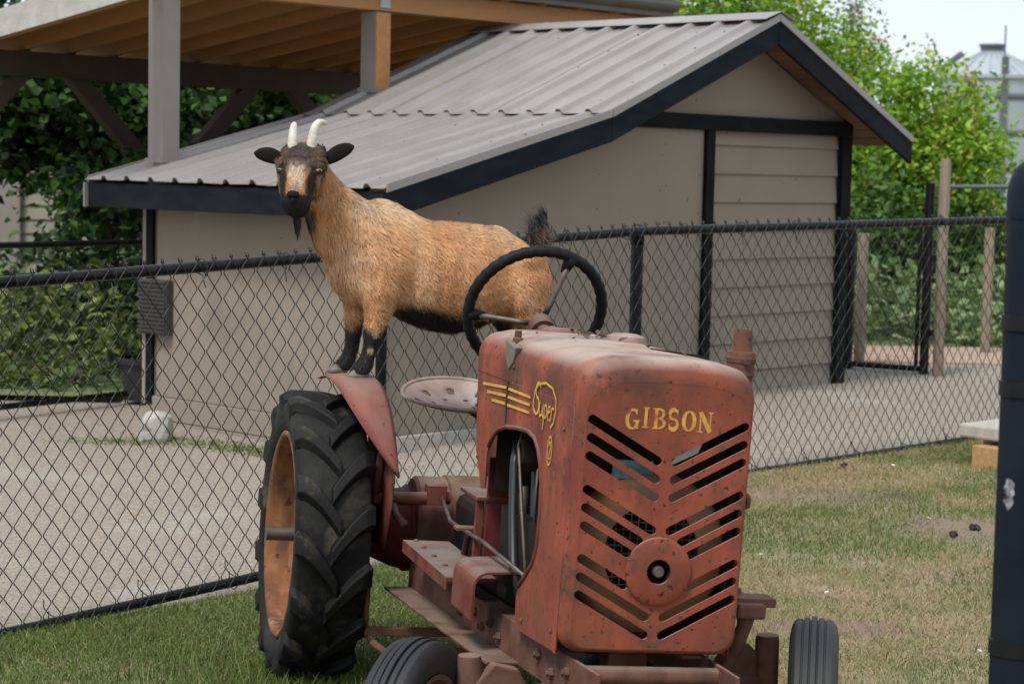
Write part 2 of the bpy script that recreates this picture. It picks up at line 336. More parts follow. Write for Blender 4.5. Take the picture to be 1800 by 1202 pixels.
for a_ in (.06,.62,1.20,1.245,1.82,2.42,2.465,2.8):
    z_ = .2
    while z_ < zt(a_)-.08: nl.lathe([(0,.002),(.004,.0015),(.0045,0)], 'y', 6, Tr(a_+R.uniform(-.01,.01),-.0015,z_) @ Rot(pi,'Z')); z_ += R.uniform(.17,.30)
stuff(nl.obj('wall_nails', M['screw'], shed))
# eave wall (faces left), its skirt boards, corner board, back and right walls
part('eave_wall', M['wall'], lambda b: b.box((.03,lB/2+.04,.80),(.06,lB-.1,1.25)))
for zz, hh in ((.10,.14),(-.03,.11)):
    part('skirt_board', M['wall'], lambda b: b.box((.018,lB/2,zz),(.07,lB,hh)), bevel=.004)
part('corner_board', M['trim'], lambda b: b.box((.0,lB-.02,.78),(.05,.06,1.32)), bevel=.003)
part('corner_flashing', M['post'], lambda b: b.box((-.012,lB+.028,.78),(.03,.03,1.32)))
part('back_wall', M['wall'], lambda b: b.prism([(0,.0),(lA,.0),(lA,zt(lA)),(3.194,zt(3.194)),(1.565,zt(1.565)),(0,zt(0))], lB-.07, lB, 'xz'))
part('side_wall', M['wall'], lambda b: b.box((lA-.03,lB/2,.95),(.06,lB-.16,1.7)))
# roof panels: ribbed sheets, three to each slope
def rib_profile(b0, b1):
    pts = []; b = b0
    ribs = [(-e2+.13+.24*i) for i in range(12)]
    P = [(b0,0)]
    for r in ribs:
        if b0-.001 <= r-.03 and r+.03 <= b1+.001: P += [(r-.034,0),(r-.015,.026),(r+.015,.026),(r+.034,0)]
        elif b0 <= r+.08 <= b1 and False: P.append((r,0))
    P.append((b1,0)); return P
cuts = [-e2, -e2+.97, -e2+1.93, lB+e2]
def slope(a0, z0, a1, z1, lift=0):
    for i in range(3):
        P = rib_profile(cuts[i]+(.004 if i else 0), cuts[i+1])
        v = []; n = len(P); d = Vector((a1-a0,0,z1-z0)).normalized(); nrm = Vector((-d.z,0,d.x))
        if nrm.z < 0: nrm = -nrm
        segs = 10
        for s in range(segs+1):
            t = s/segs
            for b, h in P:
                wob = .0015*sin(b*17+s*2.1)
                q = Vector((a0+(a1-a0)*t, b, z0+(z1-z0)*t))+nrm*(h+lift+wob+.002*i); v.append(tuple(q))
        f = [(s*n+j, s*n+j+1, (s+1)*n+j+1, (s+1)*n+j) for s in range(segs) for j in range(n-1)]
        mb = MB(); mb.add(v, f); o = mb.obj('roof_panel', M['roof'], shed)
        q = o.modifiers.new('thick','SOLIDIFY'); q.thickness = .004; q.offset = -1
slope(-e1-.02, 1.503, 1.60, 1.967+.006)
slope(1.50, 1.967-.026+.012, 3.194, 2.639, .010)
slope(3.194, 2.639, 4.83, 1.888)
sc = MB()
for (a0,z0,a1,z1,rowsn) in ((-.2,1.52,1.5,1.953,4),(1.62,1.99,3.1,2.60,5)):
    for i in range(rowsn):
        t = (i+.25)/rowsn; a = a0+(a1-a0)*t; zz = z0+(z1-z0)*t
        for r in range(12):
            b = -e2+.13+.24*r+.06
            if b < lB+e2: sc.lathe([(0,.008),(.006,.006),(.007,0)], 'z', 6, Tr(a+.02*((r*7)%3-1),b,zz+.006 if a<1.55 else zz+.018))
stuff(sc.obj('roof_screws', M['screw'], shed))
mb = MB(); mb.add([(3.194-.17,-e2-.01,2.639-.052+.03),(3.194,-e2-.01,2.675),(3.194+.17,-e2-.01,2.639-.045+.03),(3.194-.17,lB+e2,2.639-.052+.03),(3.194,lB+e2,2.675),(3.194+.17,lB+e2,2.639-.045+.03)],[(0,1,4,3),(1,2,5,4)])
o = mb.obj('ridge_cap', M['roof'], shed); q = o.modifiers.new('thick','SOLIDIFY'); q.thickness = .004
# fascia: eave boards and rake boards with metal flashing above
part('eave_fascia', M['fascia'], lambda b: b.box((-e1+.012,lB/2,1.508-.022-.075),(.03,lB+2*e2-.03,.15)), bevel=.003)
part('eave_fascia_end', M['post'], lambda b: b.box((-e1+.0,lB+e2+.004,1.508-.022-.075),(.05,.012,.15)))
for s, bb in ((-1,-e2),(1,lB+e2)):
    for (a0,z0,a1,z1) in ((-e1,1.508,1.565,1.967),(1.565,1.967,3.194,2.639),(3.194,2.639,4.814,1.895)):
        y0, y1 = (bb+.004, bb+.034) if s < 0 else (bb-.034, bb-.004)
        part('rake_fascia', M['fascia'], lambda b: b.prism([(a0+.002,z0-.028),(a1-.002,z1-.028),(a1-.002,z1-.175),(a0+.002,z0-.175)], y0, y1, 'xz'), bevel=.003)
        part('rake_flashing', M['roof'], lambda b: b.prism([(a0+.003,z0+.020),(a1-.003,z1+.020),(a1-.003,z1-.026),(a0+.003,z0-.026)], bb-.006 if s<0 else bb-.002, bb+.002 if s<0 else bb+.006, 'xz'))
# soffit boards under the overhang on the gable side
for (a0,z0,a1,z1,n) in ((3.26,2.605,4.78,1.907,13),(1.6,1.975,3.12,2.605,11)):
    for i in range(n):
        t0, t1 = i/n, (i+.94)/n
        part('soffit_board', M['soffit'], lambda b: b.add([(a0+(a1-a0)*t,bb,z0+(z1-z0)*t-.045-h) for h in (0,.018) for (t,bb) in ((t0,-e2+.036),(t1,-e2+.036),(t1,-.002 if a0+(a1-a0)*t0 < 4.44 else lB),(t0,-.002 if a0+(a1-a0)*t0 < 4.44 else lB))],
            [(0,1,2,3),(4,5,6,7),(0,1,5,4),(1,2,6,5),(2,3,7,6),(3,0,4,7)]))
# ------------------------------------------------------------------ pavilion behind the shed
pav = thing('pavilion', 'open timber pavilion with orange rafters and taupe posts behind the shed', 'pavilion', Mx=SH)
def ppart(name, m, fn, **k): return part(name, m, fn, pav, **k)
for a, zl in ((.17,2.68),(1.95,2.68)):
    ppart('post', M['post'], lambda b: b.box((a,2.19,1.3+.04),(.135,.15,2.68)), bevel=.006)
    ppart('post_flashing', M['post'], lambda b: b.box((a,2.19,roofz(a)+.018),(.16,.175,.028)))
ppart('post_cladding', M['timber'], lambda b: b.box((1.95,2.19-.079,2.40),(.131,.006,.54)))
ppart('front_beam', M['timber'], lambda b: b.box((1.95,2.16,2.76),(5.9,.12,.15)), bevel=.003)
ppart('bracket_plate', M['silo'], lambda b: b.box((1.95,2.095,2.74),(.09,.008,.07)))
ppart('roof_edge', M['gutter'], lambda b: b.box((1.95,2.06,2.875),(5.95,.16,.07)))
def gut(b): b.tube([(-1.02,1.97,2.93),(4.92,1.97,2.93)], .055, 10)
ppart('gutter', M['gutter'], gut, smooth=True)
ppart('rear_beam', M['brownbeam'], lambda b: b.box((1.95,5.12,2.34),(6.2,.15,.19)), bevel=.004)
for a in (.13,2.35,4.55):
    ppart('rear_post', M['brownbeam'], lambda b: b.box((a,5.12,1.12),(.15,.14,2.23)), bevel=.004)
    for s in (-1,1):
        a0, z0, a1, z1 = a+s*.06, 1.45, a+s*.86, 2.25
        dx = s*.075
        ppart('brace', M['brownbeam'], lambda b: b.prism([(a0,z0-.075),(a0,z0+.12),(a1-dx*1.3,z1),(a1+dx*1.1,z1)] if s>0 else [(a0,z0-.075),(a1+dx*1.1,z1),(a1-dx*1.3,z1),(a0,z0+.12)], 5.07, 5.17, 'xz'))
a = .62
while a < 4.9:
    ppart('rafter', M['timber'], lambda b: b.add([(a+s*.02,bb,z+h) for s in (-1,1) for (bb,z) in ((2.0,2.838),(5.6,2.38)) for h in (0,.15)],
        [(0,1,3,2),(4,5,7,6),(0,1,5,4),(2,3,7,6),(0,2,6,4),(1,3,7,5)])); a += .41
for i in range(9):
    b0, b1 = 2.0+.4*i, 2.0+.4*i+.395
    ppart('deck_board', M['deck'], lambda b: b.add([(x,bb,2.992-(bb-2.0)*.1272+h) for h in (0,.018) for (x,bb) in ((.60,b0),(4.93,b0),(4.93,b1),(.60,b1))], [(0,1,2,3),(4,5,6,7),(0,1,5,4),(1,2,6,5),(2,3,7,6),(3,0,4,7)]))
ppart('barge_board', M['limestone'], lambda b: b.add([(x,bb,2.85-(bb-2.0)*.1272+h) for x in (.574,.592) for (bb,h) in ((1.95,0),(5.7,0),(5.7,.20),(1.95,.20))], [(0,1,2,3),(4,5,6,7),(0,1,5,4),(1,2,6,5),(2,3,7,6),(3,0,4,7)]))
ppart('roof_sheet', M['gutter'], lambda b: b.add([(x,bb,3.016-(bb-2.0)*.1272+h) for h in (0,.03) for (x,bb) in ((.58,1.93),(4.96,1.93),(4.96,5.75),(.58,5.75))], [(0,1,2,3),(4,5,6,7),(0,1,5,4),(1,2,6,5),(2,3,7,6),(3,0,4,7)]))

# ------------------------------------------------------------------ chain-link fence
fence = thing('chain_link_fence', 'black chain-link fence crossing behind the tractor and goat', 'fence', (.563,9.175,float(gz(.563,9.175))))
FO = Vector(fence.location); HF = 1.22
def fpt(t):          # t metres along, 0 at the middle post; returns base point
    dl = (FL[2]-FL[1]); dl = dl/np.linalg.norm(dl); dr = (FL[3]-FL[2]); dr = dr/np.linalg.norm(dr)
    p = FL[2]+(dl if t < 0 else dr)*t
    zl = -.01 if t < -3.34 else .14+.15*t/3.34 if t < 0 else .14+.05*t/2.89
    zl = max(zl, -.03)
    return Vector((p[0],p[1],zl))
def rail(h, r, name):
    ts = np.linspace(-5.6, 5.2, 55)
    mb = MB(); mb.tube([fpt(t)-FO+Vector((0,0,h)) for t in ts], r, 12); return mb.obj(name, M['fence'], fence, True)
rail(HF-.012, .0215, 'top_rail'); rail(.018, .019, 'bottom_rail')
for t in (-3.05, 0, 3.25):
    b_ = fpt(t)-FO
    if t == -3.05: continue
    mb = MB(); mb.tube([b_+Vector((0,.05,-.2)), b_+Vector((0,.05,HF-.0))], .029, 14); p_ = mb.obj('fence_post', M['fence'], fence, True, auto=40)
    mb = MB(); mb.lathe([(0,.022),(.018,.019),(.029,.010),(.032,-.004),(.032,-.075),(.029,-.075)], 'z', 14, Tr(b_.x,b_.y+.05,b_.z+HF)); mb.obj('post_cap', M['fence'], p_, True)
def picket(flip):
    pts = []; a = .0194; per = .094; n = 26
    z = .006; k = 0
    while z < HF+.012:
        s = 1 if (k % 2 == 0) ^ flip else -1
        pts.append((s*a, z)); z += per/2; k += 1
    full = []
    for i in range(len(pts)-1):
        (x0,z0),(x1,z1) = pts[i],pts[i+1]
        for q in (0,.12,.5,.88):
            full.append((x0+(x1-x0)*q, (.0042 if q == 0 else .0015 if q in (.12,.88) else -.0005)*(1 if x0 > 0 else -1)*(1 if q < .5 else -1 if q > .5 else 1)-.028, z0+(z1-z0)*q))
    x1, z1 = pts[-1]; full += [(x1,-.026,z1),(x1*1.0+(.004 if x1>0 else -.004),-.022,z1+.018),(x1*1.25,-.020,z1+.022),(x1*1.35,-.026,z1+.006)]
    mb = MB(); mb.tube(full, .00215, 5); me = bpy.data.meshes.new('wire'); me.from_pydata(mb.v, [], mb.f); me.shade_smooth(); me.materials.append(M['wire']); return me
PK = [picket(False), picket(True)]
t = -5.5; i = 0; sp = .03875
while t < 5.1:
    p = fpt(t)-FO; d = fpt(t+.02)-fpt(t-.02)
    o = bpy.data.objects.new('wire', PK[i%2]); COL.objects.link(o); o.parent = fence; o.location = p
    o.rotation_euler = (0,0,math.atan2(d.y,d.x)); o.rotation_euler[1] = radians(R.uniform(-.15,.15))
    t += sp; i += 1
mbt = MB(); mbt.tube([(0,-.03,-.035),(.004,-.034,.0),(.002,-.02,.026),(0,.0,.03),(-.003,.024,.012),(-.004,.02,-.02),(-.008,-.02,-.03),(-.016,-.036,-.05),(-.012,-.04,-.075)], .0022, 5)
tie = bpy.data.meshes.new('tie_wire'); tie.from_pydata(mbt.v, [], mbt.f); tie.materials.append(M['wire'])
for h, off in ((HF-.012,0),(.018,.17)):
    t = -5.3+off
    while t < 5:
        p = fpt(t)-FO; d = fpt(t+.02)-fpt(t-.02); o = bpy.data.objects.new('tie_wire', tie); COL.objects.link(o); o.parent = fence
        o.location = p+Vector((0,0,h)); o.rotation_euler = (R.uniform(-.2,.2) if h > .5 else pi, 0, math.atan2(d.y,d.x)); t += .40
# foreground post
bp = thing('steel_post', 'thick blue-black steel post with domed cap in the right foreground', 'post', (.898,3.5,0))
mb = MB(); mb.tube([(0,0,-.1),(0,0,1.585)], .0445, 32); mb.obj('shaft', M['bigpost'], bp, True, auto=40)
mb = MB(); mb.lathe([(0,.058),(.012,.057),(.026,.050),(.037,.038),(.044,.018),(.047,0),(.047,-.045),(.045,-.045)], 'z', 32, Tr(0,0,1.585)); mb.obj('cap', M['bigpost'], bp, True, auto=50)
for zz in (.79,1.245,1.36):
    mb = MB(); mb.lathe([(.0448,-.014),(.0478,-.013),(.0478,.013),(.0448,.014)], 'z', 32, Tr(0,0,zz)); mb.obj('band', M['fence'], bp, True, auto=40)

def scuff(b):
    v = []; f = []; prof_ = [(0,.0),(.15,.6),(.3,.9),(.42,.55),(.55,1),(.7,.8),(.85,.95),(1,.3)]
    for i, (t, w) in enumerate(prof_):
        z = 1.035+.055*t; a0 = radians(222-10*w+4*sin(i*2.3)); a1 = radians(226+13*w)
        for k_ in range(5): a = a0+(a1-a0)*k_/4; v.append((.0449*cos(a),.0449*sin(a),z))
    b.add(v, [(i*5+j,i*5+j+1,(i+1)*5+j+1,(i+1)*5+j) for i in range(len(prof_)-1) for j in range(4)])
part('paint_scuff', mat('white_scuff',(.30,.32,.34),(.02,.025,.035),60,.7), scuff, bp)
# ------------------------------------------------------------------ tractor
RM = Matrix(((0.9665417,-0.2501820,0.0566220),(0.2491062,0.9681421,0.0254361),(-0.0611818,-0.0104801,0.9980716)))
TB = Vector((.306,4.563,.001))
TM = Tr(*TB) @ RM.to_4x4()
tr = thing('tractor', 'rusty faded red vintage tractor the goat is standing on', 'tractor', Mx=TM)
def tp(name, m, fn, parent=tr, **k):
    mb = MB(); fn(mb); return mb.obj(name, m, parent, **k)
def curve_plate(name, loops, thick, m, parent, Mx, bevel=0):
    cu = bpy.data.curves.new(name, 'CURVE'); cu.dimensions = '2D'; cu.fill_mode = 'BOTH'; cu.extrude = thick/2
    for lp in loops:
        s = cu.splines.new('POLY'); s.points.add(len(lp)-1); s.use_cyclic_u = True
        for p, (x,y) in zip(s.points, lp): p.co = (x,y,0,1)
    o = bpy.data.objects.new(name, cu); COL.objects.link(o)
    me = bpy.data.meshes.new_from_object(o.evaluated_get(bpy.context.evaluated_depsgraph_get()))
    bpy.data.objects.remove(o); me.materials.clear(); me.transform(Mx); me.update()
    return link(name, me, m, parent)
XZ = Matrix(((1,0,0,0),(0,0,1,0),(0,1,0,0),(0,0,0,1)))      # curve (x,y) -> (x, ., z)
YZ = Matrix(((0,0,1,0),(1,0,0,0),(0,1,0,0),(0,0,0,1)))      # curve (x,y) -> (., y, z)
def arc(cx, cy, r, a0, a1, n=8): return [(cx+r*cos(radians(a0+(a1-a0)*i/n)), cy+r*sin(radians(a0+(a1-a0)*i/n))) for i in range(n+1)]
HW = .212; SR, TR = .016, .055        # hood half width, front rounding at the sides and at the top
def section(ins, top_ins, zlow=1.06):
    h = HW-ins; r = .062; zt_ = 1.172-top_ins; p = [(-h, zlow)]
    p += arc(-h+r, zt_-r, r, 180, 100, 8)
    for i in range(1,10):
        x = -h+r*.9+(2*(h-r*.9))*i/10; p.append((x, zt_+.012*(1-(x/h)**2)))
    p += arc(h-r, zt_-r, r, 80, 0, 8); p.append((h, zlow)); return p
def nose_ring(ins, tins):
    p = section(ins, tins); h = HW-ins; zb = .4975+ins; r = .045
    return p[1:-1]+[(h,1.06),(h,.9),(h,.75),(h,.62)]+arc(h-r,zb+r,r,0,-90,6)+[(0,zb)]+arc(-h+r,zb+r,r,270,180,6)+[(-h,.62),(-h,.75),(-h,.9),(-h,1.06)]
rings = []
for t in np.linspace(0, pi/2, 13): rings.append((TR*(1-cos(t)), nose_ring(SR*(1-sin(t)), TR*(1-sin(t)))))
nv = []; n = len(rings[0][1])
for y, q in rings: nv += [(x,y,z) for x,z in q]
nf = [(i*n+j, i*n+(j+1)%n, (i+1)*n+(j+1)%n, (i+1)*n+j) for i in range(len(rings)-1) for j in range(n)]
nose_ = tp('hood_nose', M['red'], lambda b: b.add(nv, nf), smooth=True)
q = nose_.modifiers.new('thick','SOLIDIFY'); q.thickness = .003; q.offset = -1; q.use_rim = False
rings = []
for y in (TR+.0005,.15,.3,.45,.64,.66,.8,.95,1.0): rings.append((y, section(-.003 if y > .65 else 0, .004 if y > .9 else 0)))
hv = []; n = len(rings[0][1])
for y, q in rings: hv += [(x, y, z) for x, z in q]
hf = [(i*n+j, i*n+j+1, (i+1)*n+j+1, (i+1)*n+j) for i in range(len(rings)-1) for j in range(n-1)]
hood = tp('hood', M['red'], lambda b: b.add(hv, hf), smooth=True)
q = hood.modifiers.new('thick','SOLIDIFY'); q.thickness = .003; q.offset = -1; q.use_rim = False
# grille plate with slots
def slot(x0, z0, x1, z1, r):
    a = math.degrees(math.atan2(z1-z0, x1-x0)); return arc(x0,z0,r,a+90,a+270,8)+arc(x1,z1,r,a-90,a+90,8)
CZ, CR = .696, .079
def el_(cx, cy, r): return [(cx+r*cos(2*pi*i/28), cy+r*sin(2*pi*i/28)) for i in range(28)]
out = nose_ring(SR, TR)
loops = [out]; slots = []
rowsz = [0,.0387,.0773,.1482,.187,.2255,.2955,.334,.3729]
for i, w in enumerate(rowsz):
    z0 = 1.0385-w*1.08
    for s in (-1,1):
        x0, x1, z1 = s*.1847, s*.0216, z0-.0885
        # shorten where the round plate covers the slot
        for k_ in range(60):
            xx, zz_ = x1, z1
            if (xx**2+(zz_-CZ)**2) < (CR+.006)**2: x1 += (x0-x1)*.02; z1 += (z0-z1)*.02
        loops.append(slot(x0,z0,x1,z1,.0104))
loops.append(el_(0,CZ,.0285))
grille = curve_plate('grille', loops, .004, M['red'], tr, Tr(0,.0023,0) @ XZ)
tp('grille_plate', M['red'], lambda b: b.lathe([(.029,-.004),(.029,-.010),(.074,-.010),(.079,-.006),(.079,0)], 'y', 48, Tr(0,0,CZ)), parent=grille, auto=40)
tp('crank_socket', M['darkmetal'], lambda b: b.lathe([(.0285,-.004),(.0285,.05),(0,.05)], 'y', 28, Tr(0,0,CZ)), smooth=True)
tp('crank_shaft', M['steel'], lambda b: b.lathe([(0,-.012),(.011,-.012),(.0135,-.008),(.0135,.05)], 'y', 18, Tr(0,0,CZ)), auto=40)
# side panels: near one arched, far one closed to keep light out
side = [(TR+.001,.487),(TR+.001,.7),(TR+.001,1.06),(1.0,1.06),(.992,.98),(.957,.845),(.872,.751),(.828,.757),(.838,.845),(.822,.872)]
side += [(.779,.905),(.73,.927),(.655,.942),(.55,.952),(.434,.957),(.37,.948),(.33,.925),(.30,.89),(.28,.85),(.27,.78),(.276,.698),(.30,.655),(.36,.61),(.415,.575),(.433,.545),(.424,.468),(.10,.487)]
for s in (-1,1):
    sp_ = curve_plate('side_panel', [side if s < 0 else [(TR+.001,.487),(TR+.001,1.06),(1.0,1.06),(.957,.8),(.82,.72),(.424,.468)]], .004, M['red'], tr, Tr(s*(HW-.001),0,0) @ YZ)
    sp_['label'] = 'faded red hood side with arched opening and yellow script' if s < 0 else 'far hood side panel'
# rolled lip round the arch
lip = [(-HW-.001,y,z) for y,z in side[9:24]]
tp('arch_lip', M['redpart'], lambda b: b.tube(lip, .006, 8), smooth=True)
tp('hood_seam', M['rustbrown'], lambda b: b.box((-HW-.003,.66,1.004),(.003,.003,.112)))
def latch(b):
    b.prism([(.60,1.152),(.71,1.165),(.70,1.12),(.665,1.088),(.625,1.11)], -HW-.006, -HW+.012, 'yz')
tp('hood_latch', mat('green_grey_latch',(.10,.11,.09),(.16,.13,.10),30,.7), latch, bevel=.004)
tp('latch_knob', M['rustbrown'], lambda b: b.lathe([(0,.03),(.009,.03),(.010,.012),(.014,.010),(.014,0)], 'z', 10, Tr(-.188,.70,1.16)), auto=40)
tp('fuel_cap', M['seat'], lambda b: b.lathe([(0,.020),(.03,.018),(.05,.011),(.054,.0),(.054,-.012),(.05,-.012)], 'z', 32, Tr(.105,.70,1.182)), auto=40)
tp('hood_crack', M['darkmetal'], lambda b: b.prism([(.06,.36),(.14,.16),(.10,.30)], 1.180, 1.186, 'xy'))
# leaf litter on the hood
for i in range(26):
    x, y = (R.uniform(-.03,.10), R.uniform(.60,.92)) if i < 19 else (R.uniform(-.15,.12), R.uniform(.15,.9))
    z_ = 1.172+.012*(1-(x/HW)**2)+.006; a = R.uniform(0,pi); l = R.uniform(.006,.016)
    lf = MB(); lf.add([(0,-l,0),(l*.5,0,.004),(0,l,.001),(-l*.5,0,.003)], [(0,1,2,3)], Tr(x,y,z_) @ Rot(a,'Z') @ Rot(R.uniform(-.5,.5),'X'))
    o = lf.obj('dry_leaf', M['debris'], None, Mx=TM)
    o.modifiers.new('t','SOLIDIFY').thickness = .0015
    tag(o, 'small dry leaf lying on the dusty tractor hood', 'leaf', 'dry leaf bits on the hood')
# lettering: GIBSON (front), Super, 2 and stripes (left side)
def ribbon(strokes, closed_ok=False):
    V = []; F = []
    for pts, w in strokes:
        P = [np.array(p, float) for p in pts]; ws = w if isinstance(w, (list,tuple)) else [w]*len(P); k = len(V)
        for i, p in enumerate(P):
            a = P[max(i-1,0)]; b = P[min(i+1,len(P)-1)]; d = (b-a)/(np.linalg.norm(b-a)+1e-9); nn = np.array((-d[1],d[0]))*ws[i]/2
            V += [tuple(p+nn), tuple(p-nn)]
        F += [(k+2*i, k+2*i+1, k+2*i+3, k+2*i+2) for i in range(len(P)-1)]
    return V, F
def el(cx, cy, rx, ry, a0, a1, n=14): return [(cx+rx*cos(radians(a0+(a1-a0)*i/n)), cy+ry*sin(radians(a0+(a1-a0)*i/n))) for i in range(n+1)]
def thick(pts, lo, hi): # vertical stress: wide where stroke runs vertically
    P = np.array(pts); d = np.gradient(P, axis=0); v = np.abs(d[:,1])/(np.linalg.norm(d,axis=1)+1e-9); return list(lo+(hi-lo)*v**1.5)
def letters():
    S_ = {}
    c = el(.5,.5,.36,.46,50,310); S_['G'] = [(c, thick(c,.10,.26)),([(.80,.04),(.80,.42)],.22),([(.55,.42),(.98,.42)],.09),([(.76,.98),(.76,.72)],.10)]
    S_['I'] = [([(.5,.0),(.5,1)],.28),([(.2,.03),(.8,.03)],.08),([(.2,.97),(.8,.97)],.08)]
    b1 = el(.42,.74,.34,.23,90,-90); b2 = el(.42,.27,.42,.24,90,-90)
    S_['B'] = [([(.28,0),(.28,1)],.24),([(.05,.03),(.45,.03)],.08),([(.05,.97),(.45,.97)],.08),(b1,thick(b1,.08,.22)),(b2,thick(b2,.08,.22))]
    s_ = el(.5,.74,.30,.23,20,270)+el(.5,.26,.32,.25,80,-160); S_['S'] = [(s_, [.10+.14*abs(sin(i/len(s_)*2*pi)) for i in range(len(s_))]),([(.78,.98),(.78,.74)],.08),([(.2,.02),(.2,.28)],.08)]
    o = el(.5,.5,.36,.46,0,360,24); S_['O'] = [(o, thick(o,.09,.26))]
    S_['N'] = [([(.2,0),(.2,1)],.10),([(.84,0),(.84,1)],.10),([(.18,.98),(.86,.02)],.26),([(.02,.97),(.3,.97)],.07),([(.02,.03),(.38,.03)],.07),([(.68,.97),(1.0,.97)],.07)]
    return S_
LT = letters(); V = []; F = []
lxs = [(-.108,.036,-.004),(-.072,.027,.001),(-.044,.036,.0),(-.008,.032,0),(.028,.036,-.002),(.066,.038,-.003)]
for ch, (x0,w,dz) in zip('GIBSON', lxs):
    v, f = ribbon(LT[ch]); k = len(V)
    V += [(x0+a*w, 0, 1.024+dz+b*.047) for a, b in v]; F += [tuple(i+k for i in q) for q in f]
def flat_decal(name, V, F, m, parent, label=None):
    mb = MB(); mb.add(V, F); o = mb.obj(name, m, parent)
    if label: o['label'] = label
    return o
for i_, _ in enumerate(V): V[i_] = (V[i_][0], -.0008-.00025*(i_ % 7)/7, V[i_][2])
dec = MB(); dec.add(V, F); o = dec.obj('front_lettering', M['yellow'], tr); o['label'] = 'worn yellow capital lettering across the grille front'
sw = el(0,0,.075,.034,200,-60,26)       # the swash loop round the script
def side_strokes(st, m, name, label):
    v, f = ribbon(st); o = flat_decal(name, [(-HW-.0042-.0003*(i%5)/5, a, b) for i, (a,b) in enumerate(v)], f, m, tr, label); return o
def sy(px, py):   # script coordinates: x forward (towards grille) 0..1 mapped to y
    return (.405-.215*px, 1.0+.085*py)
def sc_(pts): return [sy(*p) for p in pts]
S1 = []
s_ = el(.20,.78,.10,.22,30,260,10)+el(.17,.34,.10,.24,80,-150,10); S1.append((sc_(s_), .007))
S1.append((sc_([(.10,.1),(.02,.3),(.06,.75),(.22,.98),(.5,1.06),(.78,.98),(.95,.7),(.97,.35),(.90,.02),(.80,-.12)]), .0065))
S1.append((sc_([(.30,.48),(.29,.2),(.33,.08),(.40,.14),(.45,.46),(.45,.12),(.48,.06)]), .0065))
S1.append((sc_([(.52,.46),(.48,-.28)]), .0065)); S1.append((sc_(el(.56,.27,.055,.19,150,-150,10)), .006))
S1.append((sc_([(.66,.26),(.74,.32),(.73,.46),(.68,.44),(.65,.24),(.68,.07),(.76,.08)]), .006))
S1.append((sc_([(.80,.44),(.79,.04)]), .0065)); S1.append((sc_([(.79,.30),(.84,.44),(.90,.42)]), .006))
side_strokes(S1, M['yellowclean'], 'script_lettering', 'yellow script word on the hood side')
for j in range(3):
    y0 = .925-.053*j; zz = 1.030-.017*j
    side_strokes([([(y0,zz),(.672,zz+.013-.004*j)],.0075),([(.650,zz+.012-.004*j),(.43,zz+.012-.002*j)],.0070)], M['yellowclean'], 'stripe', None)
two = [(sc2) for sc2 in [(el(.224,.936,.019,.034,0,360,24), .005),([(.233,.947),(.228,.957),(.220,.955),(.217,.944),(.222,.932),(.231,.917),(.216,.918)], .005)]]
side_strokes(two, M['yellowclean'], 'oval_numeral', 'yellow numeral in an oval on the hood side')
# engine bay seen through slots and arch
tp('fan_shroud', M['rustorange'], lambda b: b.lathe([(.115,.055),(.175,.06),(.19,.08),(.19,.2),(.12,.22)], 'y', 40, Tr(0,0,CZ+.03)), smooth=True)
def screen(b):
    for i in range(13):
        c = -.11+.0183*i; l = sqrt(max(.113**2-c*c,0)) 
        b.tube([(c-.0,.052,CZ+.03-l),(c,.052,CZ+.03+l)], .0014, 4); b.tube([(-l,.054,CZ+.03+c),(l,.054,CZ+.03+c)], .0014, 4)
tp('fan_screen', M['steel'], screen)
tp('engine_block', M['darkmetal'], lambda b: b.box((.01,.36,.72),(.25,.36,.42)).box((.0,.42,.98),(.2,.5,.12)), bevel=.02)
for i in range(8):
    tp('cooling_fin', M['steel'], lambda b: b.box((.03,.36,.90-.022*i),(.28,.3,.006)))
tp('label_plate', M['blue'], lambda b: b.box((-.055,.075,.918),(.10,.006,.045),), bevel=.002)
tp('torn_paper', M['petal'], lambda b: b.prism([(.03,.93),(.10,.965),(.11,.99),(.05,.96)], .07, .073, 'xz'))
tp('upper_baffle', M['darkmetal'], lambda b: b.box((0,.10,.955),(.36,.01,.16)))
tp('radiator_back', M['darkmetal'], lambda b: b.box((0,.24,.76),(.37,.02,.5)))
tp('bay_shade_lining', M['darkmetal'], lambda b: b.box((.19,.5,.86),(.012,.9,.5)).box((0,.55,1.08),(.37,.85,.012)))  # dark sheets added inside the hood so the bay reads as black shade
tp('bay_shade_block', M['darkmetal'], lambda b: b.box((.01,.86,.93),(.38,.012,.36)).box((.17,.6,.7),(.02,.5,.5)).box((-.02,.60,.62),(.3,.4,.2)))  # dark panels added to stop the see-through and keep the arch black
tp('air_cleaner', M['darkmetal'], lambda b: b.lathe([(0,-.05),(.035,-.05),(.045,-.03),(.045,.03),(.03,.05),(0,.05)], 'x', 20, Tr(-.13,.62,.88)), auto=40)
for dx, dy in ((0,0),(.045,-.05)):
    tp('hose', M['hose'], lambda b: b.tube([(-.16+dx,.72+dy,.90),(-.17+dx,.70+dy,.84),(-.175+dx,.66+dy,.72),(-.18+dx,.60+dy,.60),(-.17+dx,.54+dy,.52)], .014, 12), smooth=True)
